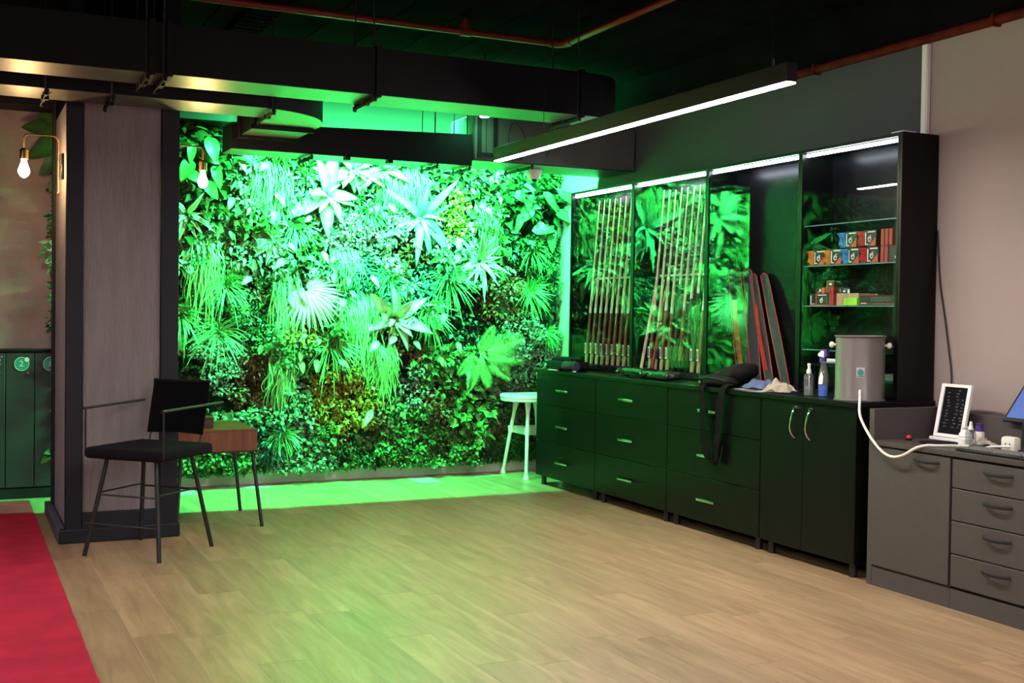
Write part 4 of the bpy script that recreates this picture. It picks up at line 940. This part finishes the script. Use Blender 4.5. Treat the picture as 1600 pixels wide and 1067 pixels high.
# monitor tipped back
t = thing('computer_monitor', 'dark computer screen showing blue, tipped back at the right edge', 'monitor', (4.72, 3.99, GZ))
MB().box(4.60, 4.79, 3.80, 4.165, GZ, GZ+.016, bev=.004).fin('base', M['blackmetal'], t)
lr = Matrix.Rotation(math.radians(40), 3, 'Y'); pv = (4.765, 3.98, .895)
MB().box(4.753, 4.765, 3.78, 4.185, .893, 1.150, bev=.003, rot=lr, piv=pv).fin('lid', M['blackmetal'], t)
MB().box(4.7515, 4.7532, 3.795, 4.170, .915, 1.138, rot=lr, piv=pv).fin('screen', M['screen'], t, smooth=False)
MB().box(4.7505, 4.7516, 4.135, 4.150, 1.075, 1.090, rot=lr, piv=pv).fin('icon', M['teal'], t, smooth=False)
MB().box(4.735, 4.765, 3.92, 4.05, GZ+.014, .90, bev=.004).fin('stand', M['blackmetal'], t)
# small bottles and plugs beside the keyboard
def bottle(name, label, c, prof, mat, capprof, capmat, extra=None):
    t = thing(name, label, 'bottle', c)
    MB().lathe(c, prof, 18).fin('body', M[mat], t); MB().lathe(c, capprof, 14).fin('cap', M[capmat], t)
    return t
bottle('pump_bottle', 'squat white tub with a small pump on the grey worktop', (4.62, 4.290, GZ), [(.030, 0), (.036, .004), (.036, .035), (.030, .040), (.034, .045), (.032, .060), (.018, .075), (.014, .080)], 'white', [(.014, .080), (.014, .088), (.020, .090), (.020, .096), (0, .097)], 'white')
bottle('blue_cap_jar', 'small white jar with dark blue neck behind the squat tub', (4.70, 4.275, GZ), [(.022, 0), (.026, .004), (.026, .060), (.02, .07)], 'offwhite', [(.02, .07), (.02, .095), (.012, .097), (.012, .105), (.018, .106), (.018, .110), (0, .111)], 'violet')
bottle('dropper_bottle', 'clear bottle with tapering white nozzle beside the squat tub', (4.585, 4.225, GZ), [(.024, 0), (.026, .003), (.026, .070), (.022, .080), (.013, .088)], 'clear', [(.014, .086), (.015, .094), (.011, .098), (.006, .128), (0, .130)], 'offwhite')
o = MB().grid(lambda u, v: (4.60+.05*v+.012*nz(u*4, v*4, 1), 4.20-.13*u+.02*nz(u*5, v*3, 2), GZ+.012+.045*(1-u)*math.sin(PI*min(1, v*.8+.15))*(.7+.5*nz(u*6, v*6, 3))+.006), 14, 10, .006).fin('crumpled_tissue', M['creamcloth'])
tag(o, 'crumpled cream tissue between the clear bottle and the plug', 'tissue'); rebase(o, (4.62, 4.14, GZ))
t = thing('power_socket', 'cream power socket block lying on the grey worktop at the right edge', 'socket', (4.60, 3.985, GZ))
MB().box(4.575, 4.625, 3.95, 4.035, GZ+.0005, GZ+.075, bev=.014, seg=2).fin('block', M['offwhite'], t)
for dy in (-.014, .010): MB().cyl((4.5755, 3.992+dy, GZ+.040), (4.5735, 3.992+dy, GZ+.040), .004, n=8).fin('hole', M['blackmetal'], t)
o = MB().tube([(4.578, 3.975, GZ+.030), (4.55, 4.02, GZ+.026), (4.545, 4.06, GZ+.022), (4.55, 4.10, GZ+.010), (4.56, 4.13, GZ+.006)], .0055, 8).fin('grey_cable', M['paper'])
tag(o, 'short pale cable running from the socket block to the left', 'cable')

# ------------------------------------------------------------------ things on the black worktop
WZ = .9535
ux, uy, ur = 4.505, 4.935, .132
t = thing('water_urn', 'grey metal cylinder urn with white side knobs on the black worktop', 'urn', (ux, uy, WZ))
MB().lathe((ux, uy, WZ), [(0, .001), (ur+.006, .001), (ur+.007, .006), (ur+.001, .009), (ur, .012), (ur, .345), (ur+.007, .350), (ur+.008, .356), (ur, .358), (ur-.004, .352), (ur-.004, .30), (0, .298)], 48).fin('drum', M['steel'], t)
fx, fy = math.sin(math.radians(42)), math.cos(math.radians(42))   # the side turned to the room
sx_, sy_ = fy, -fx
for q in (-1, 1):
    c = Vector((ux+q*sx_*(ur+.004)*.96-fx*.02, uy+q*sy_*(ur+.004)*.96-fy*.02, WZ+.305)); ax = Vector((q*sx_, q*sy_, 0))
    MB().lathe(c, [(.006, -.008), (.006, .006), (.012, .010), (.017, .018), (.016, .028), (.009, .034), (0, .035)], 14, ax).fin('knob', M['offwhite'], t)
def on_drum(a, h, r=0): return Vector((ux+(ur+r)*math.sin(a), uy-(ur+r)*math.cos(a), WZ+h))
a0 = math.atan2(-fx, fy)      # angle of the drum surface facing the viewer
def patch(a, w_, h0, h1, r, th): 
    b = MB(); b.grid(lambda u, v: on_drum(a+(u-.5)*w_/ur, h0+(h1-h0)*v, r), 5, 2, th); return b
st = patch(a0+.02, .043, .130, .186, .0022, .002).fin('sticker', M['print_white'], t)
pts = [on_drum(a0+.02+.016/ur*math.cos(k*PI/8), .160+.018*math.sin(k*PI/8), .0030) for k in range(16)]
MB().poly3(pts, (-.0012*fx, -.0012*fy, 0)).fin('emblem', M['teal'], st)
patch(a0+.02, .034, .136, .140, .0029, .0005).fin('print_line', M['teal'], st)
hx = on_drum(a0+.02, .055, .002)
hp = [on_drum(a0+.02, .060, -.004), hx+Vector((-.012, -.012, -.002)), hx+Vector((-.020, -.022, -.03)), (4.372, 4.785, .965), (4.345, 4.755, .90), (4.328, 4.705, .845), (4.318, 4.63, .775), (4.312, 4.55, .722), (4.310, 4.48, .702), (4.315, 4.41, .716), (4.335, 4.345, .758), (4.362, 4.30, .776), (4.41, 4.27, .7765), (4.50, 4.235, .7765), (4.545, 4.20, .7765)]
def smooth(pts, n=6):
    P = [Vector(p) for p in pts]; out = []
    for i in range(len(P)-1):
        a, b, c, d = P[max(i-1, 0)], P[i], P[i+1], P[min(i+2, len(P)-1)]
        for k in range(n):
            u = k/n; out.append(.5*((2*b)+(c-a)*u+(2*a-5*b+4*c-d)*u*u+(3*b-a-3*c+d)*u**3))
    return out+[P[-1]]
o = MB().tube(smooth(hp), .0072, 10).fin('white_hose', M['offwhite']); tag(o, 'white hose drooping from the urn down onto the grey worktop', 'hose')
# spray bottles
c = (4.470, 5.315, WZ)
t = thing('spray_bottle', 'clear bottle with white pump, half full, left of the blue cleaner', 'bottle', c)
MB().lathe(c, [(.026, .001), (.028, .004), (.028, .115), (.024, .124), (.012, .130)], 20).fin('body', M['clear'], t)
MB().lathe(c, [(.0, .004), (.025, .004), (.025, .055), (0, .055)], 18).fin('liquid', M['clearfluid'], t)
MB().lathe(c, [(.012, .128), (.014, .130), (.014, .150), (.009, .154), (.008, .172), (.010, .174), (.010, .186), (0, .188)], 14).fin('pump', M['white'], t)
MB().tube([(c[0], c[1], WZ+.128), (c[0]+.004, c[1], WZ+.01)], .0022, 6).fin('dip_tube', M['paper'], t)
c = (4.500, 5.225, WZ)
t = thing('trigger_bottle', 'trigger spray bottle with violet head and blue cleaner at the bottom', 'bottle', c)
def oval(c, prof, n=20, k=.62):
    b = MB(); v = []; f = []
    for r, z in prof:
        for j in range(n): v.append((c[0]+r*k*math.cos(2*PI*j/n), c[1]+r*math.sin(2*PI*j/n), c[2]+z))
    for i in range(len(prof)-1):
        for j in range(n): f.append((i*n+j, i*n+(j+1) % n, (i+1)*n+(j+1) % n, (i+1)*n+j))
    f += [tuple(range(n-1, -1, -1)), tuple((len(prof)-1)*n+j for j in range(n))]; b._new(v, f); return b
oval(c, [(.034, .002), (.036, .006), (.036, .085), (.034, .12), (.026, .16), (.017, .19), (.014, .205)]).fin('body', M['clear'], t)
oval(c, [(.0335, .004), (.0335, .068)]).fin('cleaner', M['bluefluid'], t)
MB().poly3([(c[0]-.024, c[1]-.020, WZ+.072), (c[0]-.024, c[1]+.014, WZ+.072), (c[0]-.023, c[1]+.010, WZ+.11), (c[0]-.018, c[1]-.004, WZ+.145), (c[0]-.020, c[1]-.022, WZ+.115)], (-.0012, 0, 0)).fin('label', M['print_white'], t, smooth=False)
MB().lathe((c[0], c[1], WZ), [(.015, .203), (.017, .206), (.017, .222), (.010, .228)], 14).fin('neck_ring', M['violet'], t)
MB().poly3([(c[0]-.009, c[1]-.030, WZ+.236), (c[0]-.009, c[1]-.012, WZ+.225), (c[0]-.009, c[1]+.016, WZ+.228), (c[0]-.009, c[1]+.040, WZ+.232), (c[0]-.009, c[1]+.040, WZ+.245), (c[0]-.009, c[1]+.015, WZ+.262), (c[0]-.009, c[1]-.028, WZ+.268)], (.018, 0, 0)).fin('spray_head', M['paper'], t)
MB().poly3([(c[0]-.010, c[1]-.034, WZ+.272), (c[0]-.010, c[1]-.036, WZ+.235), (c[0]-.010, c[1]-.010, WZ+.220), (c[0]-.010, c[1]-.012, WZ+.262), (c[0]-.010, c[1]+.014, WZ+.266), (c[0]-.010, c[1]+.012, WZ+.272)], (.020, 0, 0)).fin('head_back', M['violet'], t)
MB().tube(smooth([(c[0], c[1]+.028, WZ+.230), (c[0], c[1]+.034, WZ+.21), (c[0], c[1]+.026, WZ+.19)], 4), .004, 6).fin('trigger', M['violet'], t)
o = MB().grid(lambda u, v: (4.575+.075*u+.010*nz(u*7, v*7, 4), 5.09-.115*v+.01*nz(u*6, v*6, 8), WZ+.004+.035*math.sin(PI*u)*math.sin(PI*v)*(1+.6*nz(u*9, v*9, 1))), 14, 14, .002).fin('clear_bag', M['clear'])
tag(o, 'crumpled clear plastic bag between the blue cleaner and the urn', 'bag'); rebase(o, (4.61, 5.03, WZ))
# white paper, pale blue cloth, cream cloth
o = MB().grid(lambda u, v: (4.352+.235*u, 5.945-.36*v+.03*u, WZ+.0012+.006*max(0, nz(u*3, v*3, 2))), 12, 12, .002).fin('paper_sheet', M['paper'])
tag(o, 'white paper sheet lying under the pale blue cloth', 'paper'); rebase(o, (4.50, 5.76, WZ))
def cloth(name, label, cx, cy, sx, sy, h, seed, mat, rot=0.):
    def f(u, v):
        a, b = u-.5, v-.5; r = max(0, 1-4*(a*a+b*b)*.9)
        fold = .55+1.1*abs(nz(a*3.2+seed, b*3.2, 1))+.35*nz(a*6, b*6+seed, 4)
        x = sx*a*(1+.25*nz(b*6, seed, 0)); y = sy*b*(1+.25*nz(a*6, seed, 3))
        return (cx+x*math.cos(rot)-y*math.sin(rot), cy+x*math.sin(rot)+y*math.cos(rot), WZ+.010+h*r**.8*max(.1, fold))
    o = MB().grid(f, 30, 30, .004).fin(name, M[mat], sharp=180); tag(o, label, 'cloth'); return rebase(o, (cx, cy, WZ))
cloth('blue_cloth', 'crumpled pale blue cloth on the white paper beside the backpack', 4.525, 5.84, .15, .21, .060, 2.2, 'bluecloth', .4)
cloth('cream_cloth', 'crumpled cream cloth next to the clear pump bottle', 4.45, 5.55, .16, .20, .075, 7.1, 'creamcloth', .2)
o = MB().box(4.60, 4.635, 5.60, 5.76, WZ+.001, WZ+.012, bev=.003).fin('blue_pencil_case', M['violet']); tag(o, 'thin dark blue case lying behind the cloths', 'case'); rebase(o, (4.617, 5.68, WZ))
# bags
def lump(name, mat, par, c, size, seed, amp=.012, sq=3.2, n=22, m=30, flat=True, tilt=0):
    b = MB(); v = []; f = []
    for i in range(n+1):
        th = -PI/2+PI*i/n
        for j in range(m):
            ph = 2*PI*j/m
            def sp(x): return math.copysign(abs(x)**(2/sq), x)
            x = sp(math.cos(th))*sp(math.cos(ph)); y = sp(math.cos(th))*sp(math.sin(ph)); z = sp(math.sin(th))
            k = 1+amp/.1*.35*nz(x*2+seed, y*2, z*2)
            q = Vector((x*size[0]/2*k, y*size[1]/2*k, z*size[2]/2*k + tilt*y)) 
            q.z = max(q.z, -size[2]/2)
            v.append((c[0]+q.x, c[1]+q.y, c[2]+size[2]/2+q.z))
    for i in range(n):
        for j in range(m): f.append((i*m+j, i*m+(j+1) % m, (i+1)*m+(j+1) % m, (i+1)*m+j))
    b._new(v, f); bmesh.ops.remove_doubles(b.bm, verts=b.bm.verts, dist=1e-5)
    return b.fin(name, mat, par, sharp=180)
M['bagbrown'] = pm('faded_black_canvas', (.0095, .009, .0085), .85, noise=(14, .4), bump=(220, .5), spec=.2)
t = thing('backpack', 'black canvas backpack lying on the worktop with a strap hanging down', 'bag', (4.50, 6.13, WZ))
lump('body', M['bagbrown'], t, (4.515, 6.115, WZ+.001), (.23, .40, .125), 3.3, .03, 2.8, tilt=-.06)
lump('front_pocket', M['bagbrown'], t, (4.440, 6.14, WZ+.004), (.13, .33, .075), 5.1, .03, 2.6)
MB().tube(smooth([(4.372, 6.30, WZ+.045), (4.366, 6.20, WZ+.062), (4.368, 6.08, WZ+.058), (4.376, 5.99, WZ+.048)], 6), .003, 6).fin('zip', M['blackmetal'], t)
def ribbon(par, pts, hw, side, name='strap', mat='bagbrown'):
    P = smooth(pts, 6); s_ = Vector(side).normalized(); b = MB()
    b.grid(lambda u, v: P[min(len(P)-1, int(round(u*(len(P)-1))))]+s_*hw*(2*v-1), len(P)-1, 3, .003); return b.fin(name, M[mat], par)
ribbon(t, [(4.40, 6.28, .985), (4.36, 6.215, .975), (4.326, 6.185, .945), (4.320, 6.165, .86), (4.321, 6.155, .72), (4.315, 6.13, .58), (4.308, 6.085, .510), (4.318, 6.04, .495), (4.322, 6.015, .53), (4.324, 6.00, .62), (4.324, 5.985, .76), (4.322, 5.965, .90), (4.338, 5.955, .965), (4.40, 5.96, .985)], .036, (.12, 1, .05))
ribbon(t, [(4.318, 6.075, .62), (4.312, 6.06, .55), (4.316, 6.03, .47), (4.322, 6.00, .475), (4.330, 5.975, .53), (4.332, 5.965, .60)], .026, (.2, 1, 0))
MB().tube([(4.345, 6.235, .985), (4.335, 6.20, .975)], .006, 8).fin('buckle', M['chrome'], t)
ribbon(t, [(4.322, 5.995, .66), (4.322, 6.0, .60), (4.320, 6.005, .52), (4.322, 6.01, .475)], .026, (.12, 1, .05))
t = thing('black_case', 'black soft cue case lying at the far left end of the worktop', 'case', (4.50, 8.35, WZ))
lump('body', M['blackfab'], t, (4.51, 8.33, WZ+.001), (.22, .44, .075), 8.1, .012, 5)
lump('top_pocket', M['blackfab'], t, (4.53, 8.44, WZ+.070), (.14, .20, .035), 2.1, .01, 4)
lump('top_pocket', M['blackfab'], t, (4.53, 8.26, WZ+.070), (.14, .18, .030), 6.1, .01, 4)
MB().tube(smooth([(4.398, 8.42, WZ+.028), (4.384, 8.40, WZ+.02), (4.384, 8.36, WZ+.012), (4.398, 8.33, WZ+.022)], 5), .004, 6).fin('carry_handle', M['blackmetal'], t)
t = thing('rolled_pouch', 'dark rolled pouch in front of the soft black case', 'pouch', (4.43, 8.12, WZ))
M['bluegrey'] = pm('blue_grey_nylon', (.045, .045, .075), .5, noise=(20, .2))
MB().lathe((4.42, 8.21, WZ+.042), [(0, -.002), (.036, 0), (.040, .01), (.040, .135), (.036, .147), (0, .15)], 18, Vector((.22, -1, 0))).fin('roll', M['bluegrey'], t)
MB().lathe((4.42, 8.21, WZ+.042), [(.0415, .105), (.0425, .108), (.0425, .122), (.0415, .125)], 18, Vector((.22, -1, 0))).fin('band', M['blackmetal'], t)
o = MB().box(4.385, 4.415, 8.305, 8.42, WZ+.0005, WZ+.004, rot=Matrix.Rotation(.15, 3, 'Z')).fin('paper_strip', M['paper'], smooth=False); tag(o, 'thin white paper strip before the soft black case', 'paper'); rebase(o, (4.40, 8.36, WZ))
o = MB().box(4.400, 4.430, 8.02, 8.07, WZ+.0005, WZ+.006, bev=.002, rot=Matrix.Rotation(-.3, 3, 'Z')).fin('paper_scrap', M['paper'], smooth=False); tag(o, 'white folded paper scrap right of the rolled pouch', 'paper'); rebase(o, (4.415, 8.05, WZ))
t = thing('hard_case', 'glossy black cue case with buckles lying before the second display case', 'case', (4.50, 7.1, WZ))
M['vinyl'] = pm('glossy_black_vinyl', (.010, .010, .011), .22, noise=(20, .2), bump=(26, .25))
lump('body', M['vinyl'], t, (4.515, 7.28, WZ+.001), (.11, .36, .068), 1.1, .012, 4)
lump('body', M['vinyl'], t, (4.500, 6.94, WZ+.001), (.12, .44, .062), 4.4, .012, 4)
for yy in (7.43, 7.13, 7.10, 6.86):
    MB().tube([(4.515+.062*math.cos(a), yy, WZ+.036+.036*math.sin(a)) for a in [PI*k/10 for k in range(11)]], .005, 6).fin('strap', M['blackmetal'], t)
for yy in (7.43, 7.10, 6.97, 6.80, 6.76): MB().box(4.438, 4.446, yy-.012, yy+.012, WZ+.030, WZ+.046, bev=.002).fin('buckle', M['chrome'], t)
MB().tube(smooth([(4.45, 7.24, WZ+.04), (4.425, 7.20, WZ+.012), (4.42, 7.12, WZ+.008), (4.43, 7.05, WZ+.020), (4.45, 7.0, WZ+.05), (4.47, 6.92, WZ+.07)], 6), .006, 6).fin('carry_strap', M['blackfab'], t)

# ------------------------------------------------------------------ white stool behind the cabinets
sc_ = (4.50, 9.00)
t = thing('white_stool', 'white round stool with splayed legs between the plant wall and black cabinets', 'stool', (*sc_, 0))
MB().lathe((*sc_, 0), [(0, .655), (.236, .655), (.248, .660), (.252, .672), (.250, .684), (.256, .690), (.256, .706), (.248, .714), (.20, .716), (.16, .712), (0, .712)], 40).fin('seat', M['white'], t)
for k in range(4):
    a = math.radians(231-90+90*k) if False else math.radians([240, 120, 20, 300][k]); 
for k, (fx_, fy_) in enumerate(((4.385, 8.81), (4.362, 9.225), (4.72, 9.20), (4.72, 8.80))):
    d = Vector((fx_-sc_[0], fy_-sc_[1], 0)); top = Vector((*sc_, .655))+d*.50; ft = Vector((fx_, fy_, .02))
    lg = MB().tube([top, top.lerp(ft, .45), ft], [.0155, .0165, .0145], 12).fin('leg', M['white'], t)
    MB().lathe((fx_, fy_, 0), [(.026, 0), (.027, .008), (.021, .022), (.016, .045)], 14).fin('foot_cap', M['white'], lg)
    MB().tube([top, top.lerp(ft, .16)], [.030, .0165], 10).fin('bracket', M['white'], lg)
    m_ = top.lerp(ft, .40); MB().tube([m_+Vector((0, 0, .028)), m_-Vector((0, 0, .032))], .024, 12).fin('ring_clamp', M['white'], lg)
ps = []
for k, (fx_, fy_) in enumerate(((4.385, 8.81), (4.362, 9.225), (4.72, 9.20), (4.72, 8.80))):
    d = Vector((fx_-sc_[0], fy_-sc_[1], 0)); top = Vector((*sc_, .655))+d*.50; ps.append(top.lerp(Vector((fx_, fy_, .02)), .40))
for k in range(4):
    a, b = ps[k], ps[(k+1) % 4]; dn = (b-a).normalized().cross(Vector((0, 0, 1)))
    MB().grid(lambda u, v: a.lerp(b, u)+Vector((0, 0, .028-.055*v-.010*math.sin(PI*u)*v))+dn*(.022*math.sin(PI*u)), 10, 2, .006).fin('foot_band', M['white'], t)

# ------------------------------------------------------------------ side table behind the chair
t = thing('side_table', 'walnut veneer box table on thin black legs behind the chair', 'table', (1.53, 7.85, 0))
tx0, tx1, ty0, ty1, tz0, tz1 = 1.285, 1.790, 7.56, 8.20, .488, .630
for a in ((tx0, tx0+.016, ty0, ty1), (tx1-.016, tx1, ty0, ty1), (tx0+.016, tx1-.016, ty0, ty0+.016), (tx0+.016, tx1-.016, ty1-.016, ty1)): MB().box(*a, tz0, tz1-.014, bev=.001).fin('side_board', M['walnut'], t, smooth=False)
MB().box(tx0-.001, tx1+.001, ty0-.001, ty1+.001, tz1-.014, tz1, bev=.0015).fin('top_board', M['walnut'], t, smooth=False)
MB().box(tx0+.016, tx1-.016, ty0+.016, ty1-.016, tz0+.002, tz0+.010).fin('bottom_board', M['darkwood'], t, smooth=False)
MB().box(tx0+.004, tx1-.004, ty0+.004, ty1-.004, tz0-.010, tz0, bev=.001).fin('under_frame', M['blackmetal'], t, smooth=False)
for px, py, gx, gy in ((tx1-.025, ty0+.03, 1.807, 7.484), (tx1-.025, ty1-.03, 1.809, 8.13), (tx0+.025, ty0+.03, 1.262, 7.484), (tx0+.025, ty1-.03, 1.262, 8.13)):
    lg = MB().tube([(px, py, tz0-.009), (gx, gy, .008)], [.012, .0115], 10).fin('leg', M['blackmetal'], t)
    MB().cyl((gx, gy, 0), (gx, gy, .010), .0125, n=10).fin('foot', M['blackmetal'], lg)
t = thing('wooden_box', 'small dark wooden box on the walnut table', 'box', (1.50, 7.78, tz1))
MB().box(1.415, 1.535, 7.70, 7.86, tz1+.0005, tz1+.052, bev=.002).fin('body', M['darkwood'], t)
MB().box(1.412, 1.538, 7.697, 7.863, tz1+.053, tz1+.070, bev=.003).fin('lid', M['darkwood'], t)

# ------------------------------------------------------------------ chair (built facing -Y, then turned)
ch = thing('bar_chair', 'black steel armchair with charcoal seat pad and sling back before the pillar', 'chair', (1.022, 6.945, 0), None, math.radians(-45))
h = .240; th = .165; SZ_ = .555
lump_ = MB(); lump_.box(-h-.018, h+.018, -h-.018, h+.018, SZ_, SZ_+.062, bev=.022, seg=3)
seat = lump_.fin('seat', M['seatfab'], ch, local=True)
for v in seat.data.vertices:
    if v.co.z > SZ_+.05: v.co.z += .010*math.cos(v.co.x*5)*math.cos(v.co.y*5)
MB().box(-th-.02, th+.02, -th-.02, th+.02, SZ_-.010, SZ_-.0005).fin('seat_plate', M['blackmetal'], ch, local=True)
legs = [(-1, -1), (1, -1), (1, 1), (-1, 1)]
fo = .252
def legp(sx, sy, z): u = (SZ_-z)/SZ_; return Vector((sx*(th+(fo-th)*u), sy*(th+(fo-th)*u), z))
for sx, sy in legs: MB().tube([legp(sx, sy, SZ_-.004), legp(sx, sy, 0.0)], .0125, 12).fin('leg', M['blackmetal'], ch, local=True)
for k in range(4):
    a, b = legs[k], legs[(k+1) % 4]
    MB().tube([legp(*a, .345+.012*(k % 2)), legp(*b, .345+.012*(k % 2))], .0055, 8).fin('stretcher', M['blackmetal'], ch, local=True)
MB().tube([legp(-1, -1, .185)+Vector((-.035, -.014, 0)), legp(1, -1, .185)+Vector((.0, -.014, 0))], .008, 8, flat=.6).fin('foot_rest', M['blackmetal'], ch, local=True)
for sx in (-1, 1):
    xx = sx*(h+.022)
    MB().tube([(xx, -h+.005, SZ_+.012), (xx, -h+.005, .835)], .0055, 8).fin('arm_post', M['blackmetal'], ch, local=True)
    MB().tube([(xx, -h-.01, .838), (xx, h+(.10 if sx > 0 else .055), .852)], .0095, 8, flat=.8).fin('arm_rest', M['blackmetal'], ch, local=True)
    MB().tube([(sx*.175, h-.02, SZ_+.03), (sx*.178, h+.02, .70), (sx*.18, h+.075, .965)], .006, 8).fin('back_post', M['blackmetal'], ch, local=True)
def bk(u, v):
    x = (2*u-1)*.197; z = .668+.300*v; y = h+.012+.068*v+.035*(1-(2*u-1)**2)*.7-.018
    return (x, y, z+.006*abs(2*u-1)*(1 if v > .9 else -1 if v < .1 else 0))
MB().grid(bk, 14, 8, .016).fin('backrest', M['blackfab'], ch, local=True)
MB().tube([bk(k/10, 1) for k in range(11)], .011, 8).fin('back_hem', M['blackfab'], ch, local=True)

# thin cable hanging on the right wall beside the display case
o = MB().tube(smooth([(XW-.008, 4.80, 1.90), (XW-.010, 4.775, 1.62), (XW-.010, 4.74, 1.45), (XW-.012, 4.700, 1.25), (XW-.014, 4.672, 1.07), (4.86, 4.655, .935), (4.83, 4.63, .917)], 6), .0045, 6).fin('black_cable', M['blackmetal'])
tag(o, 'thin dark cable hanging down the right wall behind the letter board', 'cable')
